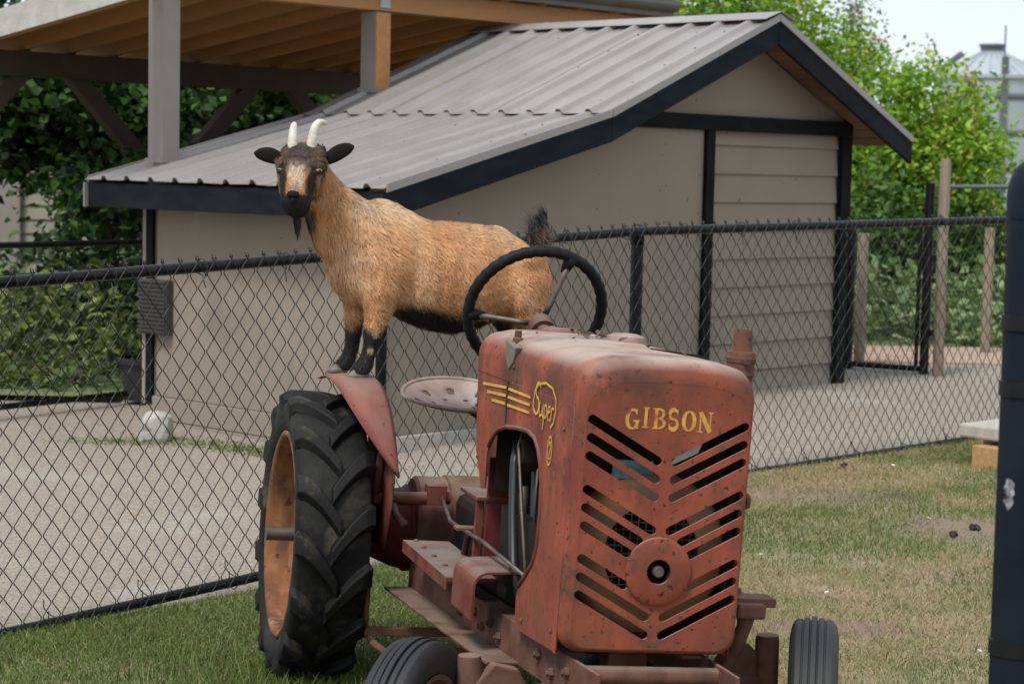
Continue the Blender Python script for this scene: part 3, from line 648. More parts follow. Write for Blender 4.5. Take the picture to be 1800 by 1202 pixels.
# steering column and wheel
cA = Vector((0,cos(radians(27)),sin(radians(27)))); hub = Vector((.0,1.173,1.186))
tp('steering_column', M['redpart'], lambda b: b.tube([hub-cA*.26, hub-cA*.02], .024, 16).lathe([(.06,.0),(.05,.010),(.03,.016),(.024,.016)], 'z', 20, Tr(0,.955,1.178)), smooth=True, auto=40)
tp('column_collar', M['rustbrown'], lambda b: b.tube([hub-cA*.04, hub+cA*.0], .036, 18).lathe([(0,.014),(.010,.012),(.012,0)], 'z', 8, Tr(hub.x-.012,hub.y,hub.z+.034)), auto=40)
wc = hub+cA*.075; ex = Vector((1,0,0)); ey = ex.cross(cA)*-1
if ey.z < 0: ey = -ey
WR = .196
def wpt(a, r, c=wc): return c+ex*(r*cos(radians(a)))+ey*(r*sin(radians(a)))
def wheel(b):
    pts = [wpt(360*i/120, WR+.0016*sin(i*2*pi/120*40)) for i in range(120)]
    b.tube(pts, .0165, 12, closed=True)
sw_ = tp('steering_wheel', M['blackplastic'], wheel, smooth=True)
for a in (187,68,-50):
    tp('spoke', M['steel'], lambda b: b.tube([hub+cA*.012+(wpt(a,.03)-wc), wpt(a,.06)-cA*.055, wpt(a,.13)-cA*.025, wpt(a,WR-.012)-cA*.004], [.009,.0085,.008,.010], 10), parent=sw_, smooth=True)
    tp('spoke_end', M['blackplastic'], lambda b: b.tube([wpt(a,WR-.05)-cA*.012, wpt(a,WR-.02)-cA*.003, wpt(a,WR)], [.010,.018,.020], 10), parent=sw_, smooth=True)
# exhaust stub on the far side
def exh(b):
    E_ = Tr(.300,.36,1.055)
    b.lathe([(.012,.15),(.017,.192),(.0215,.193)]+[(.0222+.0035*i/9+(.0010 if i%2 else 0),.19-.052*i/9) for i in range(10)], 'z', 24, E_)
    b.lathe([(.0255,.138),(.0345,.136),(.0358,.130),(.0345,.095),(.0345,.088),(.037,.085),(.037,.078),(.032,.074),(.0305,.04),(.029,-.12)], 'z', 24, E_)
tp('exhaust_stub', M['rust'], exh, auto=40)
tp('exhaust_clamp', M['rustbrown'], lambda b: b.lathe([(.0350,.122),(.0375,.121),(.0375,.110),(.0350,.109)], 'z', 20, Tr(.300,.36,1.055)).box((.300,.322,1.170),(.016,.012,.014)), auto=40)
tp('side_bolt', M['rust'], lambda b: b.lathe([(0,.012),(.016,.012),(.02,.006),(.02,0)], 'x', 16, Tr(HW+.004,.05,.86)), auto=40)
# frame rails, front crossbar, platform
for s in (-1,1):
    def railf(b):
        P0, P1 = Vector((s*.165,-.14,.435)), Vector((s*.225,1.62,.385)); d = (P1-P0); L_ = d.length; Mx = Tr(*P0) @ d.to_track_quat('Y','Z').to_matrix().to_4x4()
        b.box((0,L_/2,.0),(.010,L_,.10), Mx); b.box((-s*.028,L_/2+.1,.045),(.055,L_-.3,.009), Mx); b.box((s*.045,L_/2+.28,-.046),(.085,L_-.62,.009), Mx)
    rl = tp('frame_rail', M['rustbrown'], railf, bevel=.003)
    for j, yy in enumerate((.06,.17,.28,.62,.70,.78,.86,1.0)):
        x_ = s*(.165+.06*(yy+.14)/1.76+.006); z_ = .435-.05*(yy+.14)/1.76
        tp('bolt', M['rustbrown'], lambda b: b.lathe([(0,.016),(.007,.016),(.007,.010),(.013,.010),(.014,0)], 'x', 6, Tr(x_,yy,z_-(.012 if j%2 else -.012)) @ (Rot(pi,'Z') if s<0 else Matrix())), parent=rl)
tp('front_crossbar', M['rustbrown'], lambda b: b.tube([(-.165,-.0,.452),(.165,-.0,.452)], .022, 16), smooth=True, auto=40)
tp('crossbar_bracket', M['rust'], lambda b: b.box((-.004,-.01,.40),(.02,.012,.10)), bevel=.002)
tp('step_plate', M['redpart'], lambda b: b.box((-.235,1.10,.512),(.14,.58,.016)).box((-.303,1.10,.502),(.006,.58,.038)), bevel=.004)
def guard(b):
    P = [(-.292,.455),(-.292,.535)]+arc(-.252,.540,.040,180,90,8)+[(-.20,.583),(-.10,.588)]
    for (x0,z0),(x1,z1) in zip(P[:-1],P[1:]):
        d = Vector((x1-x0,0,z1-z0)).normalized(); nn = Vector((-d.z,0,d.x))*.006
        v = [(x0,.56,z0),(x1,.56,z1),(x1,.785,z1),(x0,.785,z0)]; v += [(a-nn.x,y,c-nn.z) for a,y,c in v]
        b.add(v, [(0,1,2,3),(4,5,6,7),(0,1,5,4),(2,3,7,6)])
tp('starter_guard', M['redpart'], guard, auto=50)
tp('gearbox', M['darkmetal'], lambda b: b.box((0,.95,.48),(.26,.6,.26)).box((0,1.35,.52),(.22,.5,.24)), bevel=.03)
tp('upright_plate', M['deepred'], lambda b: b.box((-.10,.93,.66),(.16,.012,.34)).box((-.105,.86,.60),(.012,.14,.22)), bevel=.003)
tp('dash_shelf', M['redpart'], lambda b: b.box((-.10,1.02,.715),(.22,.20,.012)), bevel=.003)
tp('dash_support', M['redpart'], lambda b: b.box((-.195,.94,.62),(.022,.014,.2)), bevel=.002)
tp('fuel_line', M['steel'], lambda b: b.tube([(-.14,.70,.98),(-.185,.62,.90),(-.19,.52,.74),(-.185,.47,.62),(-.17,.50,.50)], .0045, 8), smooth=True)
tp('ignition_wire', M['hose'], lambda b: b.tube([(-.12,.50,.90),(-.18,.44,.86),(-.19,.40,.74),(-.15,.42,.66)], .0045, 8), smooth=True)
tp('throttle_rod', M['steel'], lambda b: b.tube([(-.20,.42,.60),(-.215,.80,.62),(-.20,1.25,.60),(-.15,1.6,.62)], .006, 8), smooth=True)
tp('clutch_pedal', M['rustbrown'], lambda b: b.tube([(-.14,1.30,.42),(-.17,1.18,.52),(-.19,1.06,.60)], .010, 8).box((-.20,1.04,.615),(.07,.05,.010)), bevel=.002)
tp('dip_tube', M['steel'], lambda b: b.lathe([(0,.09),(.012,.09),(.014,.08),(.014,0),(.022,-.002),(.022,-.02)], 'z', 12, Tr(-.15,.66,.70)), auto=40)
for y_ in (.84,.98,1.12,1.26,1.37):
    tp('plate_bolt', M['rustbrown'], lambda b: b.lathe([(0,.006),(.005,.006),(.008,.003),(.008,0)], 'z', 6, Tr(-.27,y_,.520)))
for (y_,z_) in ((.985,.965),(.93,.83),(.10,.53),(.36,.50),(.12,1.0),(.62,1.10)):
    tp('panel_rivet', M['rustbrown'], lambda b: b.lathe([(0,.004),(.004,.0035),(.0065,0)], 'x', 8, Tr(-HW-.0025,y_,z_) @ Rot(pi,'Z')))
# rear axle: drum, bell housings, levers
tp('axle_drum', M['rustbrown'], lambda b: b.lathe([(0,-.20),(.125,-.20),(.135,-.19),(.135,-.10),(.142,-.095),(.142,.095),(.135,.10),(.135,.19),(.125,.20),(0,.20)], 'x', 36, Tr(.0,1.80,.52)), auto=35)
for s in (-1,1):
    tp('axle_housing', M['deepred'], lambda b: b.lathe([(.135,0),(.137,.02),(.128,.03),(.122,.06),(.085,.15),(.07,.2),(.066,.24)], 'x', 32, Tr(s*.19,1.84,.485) @ (Rot(pi,'Z') if s<0 else Matrix())), auto=40)
tp('cross_shaft', M['redpart'], lambda b: b.tube([(-.36,1.62,.605),(-.12,1.62,.615)], .02, 12).box((-.165,1.62,.625),(.06,.05,.06)), auto=40, bevel=.002)
tp('brake_lever', M['rustbrown'], lambda b: b.tube([(-.352,1.62,.60),(-.352,1.60,.68),(-.345,1.57,.80)], .013, 8).tube([(-.30,1.62,.60),(-.29,1.58,.56),(-.27,1.54,.54)], .012, 8), smooth=True)
# implement lift linkage under the rail
def lift(b):
    b.tube([(-.37,1.55,.36),(-.375,1.52,.20)], .012, 8); b.box((-.20,1.50,.225),(.36,.02,.024)); b.box((-.17,1.35,.17),(.30,.016,.085)); b.tube([(-.36,1.45,.20),(-.33,1.36,.185),(-.29,1.35,.19)], .012, 8); b.box((-.08,1.26,.20),(.035,.05,.36))
tp('lift_linkage', M['rust'], lift, bevel=.002)
tp('tool_box', M['redpart'], lambda b: b.box((.165,1.91,.79),(.17,.34,.214)), bevel=.006)
# seat: pressed steel pan with punched holes, on a spring bar
def seat_mesh():
    V = []; F = []; nr, na = 14, 72; cx, cy = .02, 2.15
    for i in range(nr+1):
        r = i/nr
        for j in range(na):
            a = 2*pi*j/na; V.append((cx+.20*r*cos(a), cy+.165*r*sin(a), .84+.035*r**2.2+.022*sin(a)*r+.03*max(0,sin(a))*r**3))
    for i in range(nr):
        for j in range(na):
            if (i in (9,10) and j % 8 in (2,3)) or (i in (6,) and j % 9 in (4,5)): continue
            F.append((i*na+j, i*na+(j+1)%na, (i+1)*na+(j+1)%na, (i+1)*na+j))
    return V, F
sv, sf = seat_mesh()
seat = tp('seat', M['seat'], lambda b: b.add(sv, sf), smooth=True)
q = seat.modifiers.new('thick','SOLIDIFY'); q.thickness = .005; q.offset = 0
tp('seat_rim', M['seat'], lambda b: b.tube([(.02+.20*cos(a),2.15+.165*sin(a),.875+.022*sin(a)+.03*max(0,sin(a))) for a in np.linspace(0,2*pi,40,endpoint=False)], .007, 8, closed=True), parent=seat, smooth=True)
tp('seat_spring', M['rustbrown'], lambda b: b.tube([(.06,2.15,.835),(.12,2.20,.80),(.14,2.20,.70),(.13,2.1,.60),(.10,1.9,.62)], .016, 8), smooth=True)
# wheels
RR, RX0, RX1, RY, RZ = .446, -.608, -.384, 1.86, .448
def tyre_profile():
    w = (RX1-RX0)/2; return [(.315,-w*.72),(.335,-w*.95),(.375,-w*1.02),(.405,-w*.98),(.418,-w*.86),(.424,-w*.4),(.425,0),(.424,w*.4),(.418,w*.86),(.405,w*.98),(.375,w*1.02),(.335,w*.95),(.315,w*.72),(.31,w*.68),(.31,-w*.68)]
def lug_mesh(s):
    w = (RX1-RX0)/2; v = []; f = []; N = 12
    for i in range(N+1):
        t = i/N; x = s*(-.014+(w*.985+.014)*min(t/.82,1)); ang = -.30*(1-(1-min(t/.82,1))**1.5)
        r = .424 if t < .7 else .424-.02*((t-.7)/.3)**2 - (.045*((t-.82)/.18) if t > .82 else 0)
        hgt = .026*(1 if t < .7 else 1-.75*(t-.7)/.3); hw_, tw = (.036+.008*t), (.022+.006*t)
        # direction across the lug ~ circumferential
        for (off, h) in ((-hw_,-.004),(-tw,hgt),(tw,hgt),(hw_,-.004)):
            a = ang+off/.43; rr = r+h
            xx = x+(s*.5*h if t > .82 else 0)
            v.append((xx, rr*cos(a), rr*sin(a)))
    for i in range(N):
        for j in range(3): f.append((i*4+j, i*4+j+1, (i+1)*4+j+1, (i+1)*4+j))
    f += [(0,1,2,3),(N*4,N*4+3,N*4+2,N*4+1)]
    mb = MB(); mb.add(v, f); me = bpy.data.meshes.new('lug'); me.from_pydata(mb.v, [], mb.f)
    b = bmesh.new(); b.from_mesh(me); bmesh.ops.recalc_face_normals(b, faces=b.faces); b.to_mesh(me); b.free(); me.materials.append(M['rubber']); return me
LUG = {s: lug_mesh(s) for s in (-1,1)}
for s in (-1,1):
    cx = s*(-(RX0+RX1)/2); ctr = Tr(cx, RY, RZ)
    wl = tp('rear_tyre', M['rubber'], lambda b: b.lathe(tyre_profile(), 'x', 64, closed=True), smooth=True, Mx=ctr)
    NL = 15
    for sd_ in (-1,1):
        for k_ in range(NL):
            o = bpy.data.objects.new('lug', LUG[sd_]); COL.objects.link(o); o.parent = wl
            o.rotation_euler = (2*pi*(k_+(.5 if sd_>0 else 0))/NL, 0, 0)
            q = o.modifiers.new('b','BEVEL'); q.width = .008; q.segments = 3
    sg = 1 if s > 0 else -1
    rm = tp('rear_rim', M['rimrust'], lambda b: b.lathe([(.318,-.085*0-.082),(.322,-.10),(.312,-.105),(.300,-.095),(.295,-.04),(.285,.0),(.285,.05),(.30,.085),(.312,.10),(.322,.098)], 'x', 56, Rot(pi,'Z') if sg>0 else Matrix()), smooth=True, Mx=ctr)
    tp('wheel_disc', M['rimrust'], lambda b: b.lathe([(.286,.03),(.22,.045),(.15,.01),(.10,.0),(.05,.0),(0,.0)], 'x', 40, Rot(pi,'Z') if sg>0 else Matrix()), parent=rm, smooth=True)
    tp('axle_end', M['steel'], lambda b: b.tube([(sg*.02,0,0),(sg*.145,0,0)], .022, 16), parent=rm, auto=40)
    tp('rim_lug_plate', M['rust'], lambda b: b.box((sg*.02,-.20,-.13),(.016,.06,.07)).box((sg*.03,-.20,-.12),(.02,.015,.04)), parent=rm, bevel=.003)
    # fender: curved strip over the inner half of the tyre with an inner skirt
    def fen(b):
        v = []; f = []; N = 26
        for i in range(N+1):
            t = i/N; a = radians(98-112*t)     # angle from +y(back) ... front
            ang = radians(78+(150-78)*t)       # 90 = top, 180 = front
            rr = RR+.055+.012*sin(pi*t)
            wout = .085*(1-max(0,(t-.15)/.85)**1.5); sh = .075*(1-max(0,(t-.5)/.5)**2)
            xi = -.335+.012*t
            for (x, dz) in ((xi-sh-wout,-.008),(xi-sh*.8-wout*.5,.004),(xi-.02*sh/.075,.004),(xi,-.010)):
                rr2 = rr+dz; v.append((-s*x if s > 0 else x, RY+rr2*cos(ang), RZ+rr2*sin(ang)))
        f = [(i*4+j, i*4+j+1, (i+1)*4+j+1, (i+1)*4+j) for i in range(N) for j in range(3)]
        b.add(v, f)
    fo = tp('fender', M['fenderred'], fen, smooth=True)
    q = fo.modifiers.new('thick','SOLIDIFY'); q.thickness = .004; q.offset = 0
    def skirt(b):
        v = []; N = 22
        for i in range(N+1):
            ang = radians(84+(176-84)*i/N); ro_ = RR+.05-(.16*max(0,(i/N-.7)/.3))
            for rr in (ro_, .12): v.append((-.333 if s < 0 else .333, RY+rr*cos(ang), RZ+rr*sin(ang)))
        b.add(v, [(2*i,2*i+1,2*i+3,2*i+2) for i in range(N)])
    sk = tp('fender_skirt', M['redpart'], skirt, parent=fo, smooth=True); q = sk.modifiers.new('thick','SOLIDIFY'); q.thickness = .004; q.offset = 0
# front axle and wheels stand level on the lawn (the axle pivots under the frame)
INV = TM.inverted()
def front_wheel(P, head, label):
    Mx = INV @ (Tr(*P) @ Rot(radians(head),'Z'))
    def prof():
        w = .058; pr = [(.17,-.04),(.185,-.052),(.215,-.06),(.24,-.055),(.254,-.045)]
        for i, x in enumerate((-.036,-.018,0,.018,.036)): pr += [(.262-.0035*abs(i-2),x-.007),(.262-.0035*abs(i-2),x+.005),(.252,x+.0065),(.252,x+.0095)] if i < 4 else [(.262-.007,x-.007),(.255,x+.006)]
        return pr+[(.254,.045),(.24,.055),(.215,.06),(.185,.052),(.17,.04)]
    t_ = tp('front_tyre', M['rubberfront'], lambda b: b.lathe(prof(), 'x', 56, closed=True), auto=50, Mx=Mx)
    r_i = tp('front_rim', M['rustbrown'], lambda b: b.lathe([(.175,-.045),(.18,-.052),(.168,-.05),(.155,-.02),(.06,-.005),(.05,-.03),(0,-.03)], 'x', 36).lathe([(.175,.045),(.18,.052),(.168,.05),(.155,.02),(.06,.02),(.05,.03),(0,.03)], 'x', 36), auto=40, Mx=Mx)
    return Mx
PL, PR = Vector((-.20,4.60,.26)), Vector((.761,4.905,.26))
front_wheel(PL+Vector((-.012,0,0)), -21, ''); front_wheel(PR, -9, '')
def inv(p): return INV @ Vector(p)
KL, KR = Vector((-.085,4.70,.0)), Vector((.655,4.98,.0))
for K, s in ((KL,-1),(KR,1)):
    kb = inv((K.x,K.y,.18)); kt = inv((K.x,K.y,.462))
    tp('king_pin_housing', M['rustbrown'], lambda b: b.tube([kb, kb+(kt-kb)*.96, kt], [.030,.030,.027], 20), auto=45)
    wp = inv(((PL if s<0 else PR)))
    tp('stub_axle', M['rustbrown'], lambda b: b.tube([kb+(kt-kb)*.25, wp], .02, 10), smooth=True)
    tp('axle_knuckle', M['rustbrown'], lambda b: b.prism([(-.10,.27),(.02,.27),(.055,.30),(.045,.40),(.0,.445),(-.06,.43),(-.1,.36)] if s>0 else [(.10,.27),(-.02,.27),(-.055,.30),(-.045,.40),(.0,.445),(.06,.43),(.1,.36)], -.018, .018, 'xz', INV @ Tr(K.x-s*.055,K.y+.0,0) @ Rot(radians(17),'Z')), bevel=.006)
tp('front_axle', M['rustbrown'], lambda b: b.tube([inv((KL.x,KL.y,.33)), inv((KL.x+.2,KL.y+.06,.36)), inv(((KL.x+KR.x)/2,(KL.y+KR.y)/2,.37)), inv((KR.x-.2,KR.y-.06,.36)), inv((KR.x,KR.y,.33))], .028, 12), smooth=True)
tp('axle_pivot', M['rustbrown'], lambda b: b.box(tuple(inv(((KL.x+KR.x)/2,(KL.y+KR.y)/2,.40))),(.10,.08,.10)), bevel=.006)
# steering arm and drag link on the far side
tp('drag_link', M['rustbrown'], lambda b: b.tube([(.225,.62,.60),(.30,.35,.60),(.335,.27,.585)], .013, 8).box((.335,.24,.59),(.10,.07,.022)).box((.295,.42,.602),(.03,.34,.03)), smooth=False, bevel=.003)
tp('steering_arm', M['rustbrown'], lambda b: b.tube([(.315,.22,.575),(.312,.22,.53),(.298,.23,.47),(.275,.25,.40),(.27,.25,.34)], [.026,.019,.017,.018,.02], 10), smooth=True)
tp('arm_clevis', M['rustbrown'], lambda b: b.box((.315,.205,.572),(.075,.05,.038)), bevel=.008)

# ------------------------------------------------------------------ goat
GY = radians(20); GM = Tr(-.478,6.29,.962) @ Rot(GY,'Z')
goat = thing('goat', 'tan and black horned goat standing on the tractor fender facing the camera', 'goat', Mx=GM)
gb = MB()
def loft(b, rings, n=20):
    """rings: (center xyz, half-width vector u, half-height vector v)"""
    v = []; N = len(rings)
    for c, u, w in rings:
        c, u, w = Vector(c), Vector(u), Vector(w)
        v += [tuple(c+u*cos(2*pi*j/n)+w*sin(2*pi*j/n)) for j in range(n)]
    f = [(i*n+j, i*n+(j+1)%n, (i+1)*n+(j+1)%n, (i+1)*n+j) for i in range(N-1) for j in range(n)]
    f += [tuple(range(n))[::-1], tuple((N-1)*n+j for j in range(n))]
    b.add(v, f)
# torso: x, top z, bottom z, half width
ts_ = [(-.098,.36,.31,.028),(-.085,.395,.278,.060),(-.04,.488,.232,.095),(.03,.534,.200,.116),(.105,.533,.188,.130),(.20,.498,.148,.148),(.295,.481,.130,.153),(.37,.472,.144,.150),(.445,.457,.176,.140),(.525,.424,.20,.124),(.575,.38,.205,.100),(.602,.34,.25,.058)]
loft(gb, [((x,0,(a+b_)/2), (0,h,0), (0,0,(a-b_)/2)) for x,a,b_,h in ts_], 24)
# neck: from the shoulders to the back of the head
nk = [((.02,0,.40),.105,.135),((-.035,-.005,.448),.088,.120),((-.085,-.015,.502),.072,.093),((-.130,-.030,.555),.060,.070),((-.165,-.045,.605),.054,.060),((-.19,-.055,.65),.048,.05)]
dirs = Vector((-.55,-.1,.83)).normalized(); side_ = Vector((.15,1,.0)).normalized(); upn = dirs.cross(side_)
loft(gb, [(c, side_*w, upn*h) for c,w,h in nk], 20)
# head, in a frame turned towards the camera
HM = Tr(-.204,-.085,.637) @ Rot(-GY-radians(3),'Z')
hd = [(.072,.0,-.0,.028,.03),(.062,0,-.005,.050,.048),(.044,0,-.018,.061,.058),(.017,-.001,-.032,.066,.066),(-.006,-.003,-.042,.064,.068),(-.035,-.006,-.060,.055,.062),(-.061,-.008,-.082,.046,.052),(-.084,-.009,-.098,.042,.047),(-.105,-.008,-.100,.040,.044),(-.126,-.007,-.094,.033,.038),(-.144,-.006,-.085,.020,.026)]
hb = MB(); loft(hb, [((x,y,z),(w*1.16,0,0),(0,d,.0)) for z,x,y,w,d in hd], 22)
for s in (-1,1):      # brow ridges and cheeks
    hb.add(*[(lambda q:(q.v,q.f))(MB().lathe([(0,-.026),(.016,-.02),(.025,0),(.016,.02),(0,.026)],'z',12,Tr(s*.053,-.074,.012)))][0])
    hb.add(*[(lambda q:(q.v,q.f))(MB().lathe([(0,-.03),(.02,-.02),(.028,0),(.02,.02),(0,.03)],'z',12,Tr(s*.034,-.075,-.045)))][0])
hb.add(*[(lambda q:(q.v,q.f))(MB().lathe([(0,-.018),(.016,-.012),(.021,0),(.016,.012),(0,.018)],'z',14,Tr(-.009,-.135,-.088)))][0])
gb.add(hb.v, hb.f, HM)
def limb(pts, n=14):
    r = []
    for i, (p, a, b_) in enumerate(pts):
        kk = 1.14 if p[2] < .2 else 1; r.append((p, (a*kk,0,0), (0,b_*kk,0)))
    loft(gb, r[::-1], n)
DN = -.068; DF = .062
limb([((.045,DN*.75,.36),.085,.06),((.050,DN,.27),.066,.052),((.045,DN,.215),.048,.042),((.034,DN,.17),.029,.030),((.025,DN,.135),.028,.029),((.018,DN,.10),.0195,.021),((.009,DN,.065),.019,.020),((-.004,DN,.038),.027,.026),((-.016,DN,.015),.030,.027),((-.020,DN,.004),.030,.025)])
limb([((.02,DF*.75,.36),.075,.06),((.012,DF,.26),.052,.05),((.005,DF,.20),.036,.038),((.0,DF,.15),.026,.028),((-.002,DF,.12),.022,.025),((-.006,DF,.08),.020,.022),((-.016,DF,.05),.022,.023),((-.030,DF,.03),.027,.025),((-.040,DF,.013),.028,.024),((-.043,DF,.005),.027,.023)])
for D_, ox in ((-.075,0),(.075,-.03)):
    limb([((.50+ox,D_*.8,.38),.088,.065),((.515+ox,D_,.30),.090,.066),((.528+ox,D_,.23),.074,.056),((.545+ox,D_,.17),.050,.042),((.568+ox,D_,.12),.034,.03),((.566+ox,D_,.08),.024,.024),((.548+ox,D_,.02),.021,.021),((.535+ox,D_,-.03),.022,.022),((.522+ox,D_,-.055),.027,.025),((.515+ox,D_,-.072),.028,.025)])
# tail core
loft(gb, [((.585,0,.385),(0,.02,0),(.02,0,.02)),((.600,0,.41),(0,.016,0),(.016,0,.01)),((.602,0,.45),(0,.010,0),(.012,0,.0)),((.597,0,.475),(0,.004,0),(.004,0,0))], 10)
me = bpy.data.meshes.new('tmp'); me.from_pydata(gb.v, [], gb.f)
b = bmesh.new(); b.from_mesh(me); bmesh.ops.recalc_face_normals(b, faces=b.faces); b.to_mesh(me); b.free()
tmp = bpy.data.objects.new('tmp', me); COL.objects.link(tmp)
q = tmp.modifiers.new('r','REMESH'); q.mode = 'VOXEL'; q.voxel_size = .0075
q = tmp.modifiers.new('s','SMOOTH'); q.factor = .6; q.iterations = 7
dg = bpy.context.evaluated_depsgraph_get(); gme = bpy.data.meshes.new_from_object(tmp.evaluated_get(dg)); bpy.data.objects.remove(tmp)
gme.name = 'body'; gme.materials.clear()
# coat colours by place on the animal
def co_noise(P, s, seed):
    rs = np.random.RandomState(seed); out = np.zeros(len(P))
    for k_ in range(4):
        d = rs.normal(size=(3,)); ph = rs.uniform(0,6.28); f = s*(1+.8*k_); d2 = rs.normal(size=(3,)); out += np.sin(P@(d/np.linalg.norm(d))*f+ph+1.7*np.sin(P@(d2/np.linalg.norm(d2))*f*.7))/(1+.5*k_)
    return out/2.2
HI = np.array(HM.inverted())
def coat(P):
    x, y, z = P[:,0], P[:,1], P[:,2]; n = len(P)
    tan = np.array((.53,.28,.13)); cream = np.array((.62,.46,.30)); red = np.array((.46,.20,.078)); blk = np.array((.016,.013,.012)); dk = np.array((.09,.06,.04))
    C = np.tile(tan, (n,1)); nz = co_noise(P, 22, 3); nf = co_noise(P, 90, 5)
    def mixin(c, w):
        nonlocal C
        w = np.clip(w,0,1)[:,None]; C = C*(1-w)+c*w
    mixin(red, sst(.10,.3,x)*sst(.46,.30,z)*sst(.13,.22,z)*.65)
    mixin(red, sst(-.03,-.12,x)*sst(.40,.52,z)*.5)
    mixin(cream, sst(.44,.54,z)*sst(-.12,-.02,x)*sst(.30,.12,x)*.8)
    mixin(cream, sst(.38,.47,z)*sst(.30,.5,x)*.6)
    mixin(cream, sst(.06,-.06,x)*sst(.50,.36,z)*sst(.22,.30,z)*(.45+.3*nz))
    mixin(cream, nz*.30); mixin(red, -nz*.32); mixin(red*.85, -nf*.18); mixin(cream, nf*.15)
    ridge = sst(.026,.0,np.abs(y))*sst(.10,.2,x)*(z > .38); mixin(dk, ridge*.55)
    belly = sst(.012,-.012, z-(.240-.14*x+.012*nz))*sst(.06,.12,x)*sst(.56,.50,x); mixin(blk, belly)
    legs = sst(.175,.115,z+.022*nz+.012*nf)*((x < .09) | (x > .52)); mixin(blk, legs*(x < .2)); mixin(cream*.8, legs*(x > .52)*.0)
    mixin(blk, sst(.09,.06,z)*(x>.5)*.7)
    mixin(blk, sst(.585,.60,x)*sst(.36,.31,z)*sst(.2,.26,z)*.6)
    mixin(blk, sst(.405,.43,z)*(x > .57))
    for (sx_,sy_,sz_,sr_) in ((.012,DN,.085,.012),(.024,DN,.135,.010)): mixin(cream*.6, sst(sr_,sr_*.5,np.sqrt((x-sx_)**2+(z-sz_)**2))*(y < DN))
    # throat stripe
    h = (np.c_[P, np.ones(n)] @ HI.T)[:,:3]; hx, hy, hz = h[:,0], h[:,1], h[:,2]
    head = sst(.03,.0,hy)*sst(-.155,-.145,hz)*sst(.115,.10,np.abs(hx))*sst(-.20,-.15,-np.abs(hz))*(x < -.09)
    inh = (head > .5)
    def mh(c, w):
        mixin(c, w*inh)
    mh(np.array((.36,.155,.06)), np.ones(n)); mh(np.array((.15,.095,.06)), sst(-.012,.012,hz+.008*nf))
    mh(np.array((.50,.39,.27)), .92*sst(.034+.22*np.clip(hz,-.07,.02),.014+.20*np.clip(hz,-.06,.02),np.abs(hx+.006)+.008*nf+.004*nz)*sst(.034,.012,hz+.007*nz)*sst(-.075,-.055,hz))
    mh(np.array((.20,.13,.11)), sst(.018,.008,np.abs(hx+.008))*sst(-.02,-.05,hz)*.7)
    mh(blk, sst(.017,.007,np.abs(np.abs(hx+.004)-(.046+.10*np.minimum(hz+.0,0)))+.004*nf)*sst(.032,.012,hz+.006*nf)*sst(-.1,-.07,hz)*(hy < -.04))
    mh(blk*2.5, sst(.012,.030,hz+.012*nf)*sst(.056,.040,np.abs(hx)+.006*nz)*sst(.085,.06,hz)*.9)
    mh(blk, sst(-.070,-.078,hz+.004*nz))
    for sg_ in (-1,1): mh(np.array((.05,.035,.028)), .95*sst(.019,.010,np.sqrt((hx-sg_*.058)**2+((hz+.003)*1.25)**2)))
    thr = sst(-.10,-.125,hz)*sst(-.20,-.165,hz)*(x < -.12)*(hy > -.09)*sst(.035,.02,np.abs(hx)); mixin(blk, thr*.8)
    return np.clip(C, .008, 1)
gv = np.zeros(len(gme.vertices)*3); gme.vertices.foreach_get('co', gv); gv = gv.reshape(-1,3)
def bump(P):
    x, y, z = P[:,0], P[:,1], P[:,2]; w = sst(.04,.09,np.abs(y))*np.sign(y); d = np.zeros(len(P))
    for (cx, cz, sx, sz, a) in ((.055,.34,.055,.10,.015),(.145,.33,.03,.11,-.011),(.445,.34,.045,.085,-.020),(.52,.385,.035,.03,.016),(.475,.225,.04,.05,.012),(.03,.47,.035,.05,.010),(-.035,.33,.03,.05,-.010)):
        d += a*np.exp(-((x-cx)/sx)**2-((z-cz)/sz)**2)
    d += .0012*np.sin(x*105)*sst(.16,.2,x)*sst(.40,.36,x)*sst(.22,.28,z)*sst(.44,.38,z)
    return np.stack([0*x, w*d, .012*np.exp(-((x-.06)/.04)**2)*sst(.48,.53,z)-.012*np.exp(-((x-.22)/.07)**2)*sst(.42,.48,z)+.010*np.exp(-((x-.46)/.05)**2)*sst(.40,.45,z)],-1)
gv = gv+bump(gv); gme.vertices.foreach_set('co', gv.ravel()); gme.update()
C = coat(gv)*.75; at = gme.color_attributes.new('coat', 'FLOAT_COLOR', 'POINT'); at.data.foreach_set('color', np.c_[C, np.ones(len(C))].ravel())  # skin colour darkened to paint the shade beneath the strands
def coatmat(name, rough):
    m = bpy.data.materials.new(name); m.use_nodes = True; t = m.node_tree
    a = t.nodes.new('ShaderNodeVertexColor'); a.layer_name = 'coat'; bs = t.nodes['Principled BSDF']
    t.links.new(a.outputs[0], bs.inputs['Base Color']); bs.inputs['Roughness'].default_value = rough; bs.inputs['Specular IOR Level'].default_value = .25; return m
M['coat'] = coatmat('goat_skin_coat', .8); M['fur'] = coatmat('goat_fur', .6)
gme.materials.append(M['coat']); gme.shade_smooth()
body = link('body', gme, None, goat)
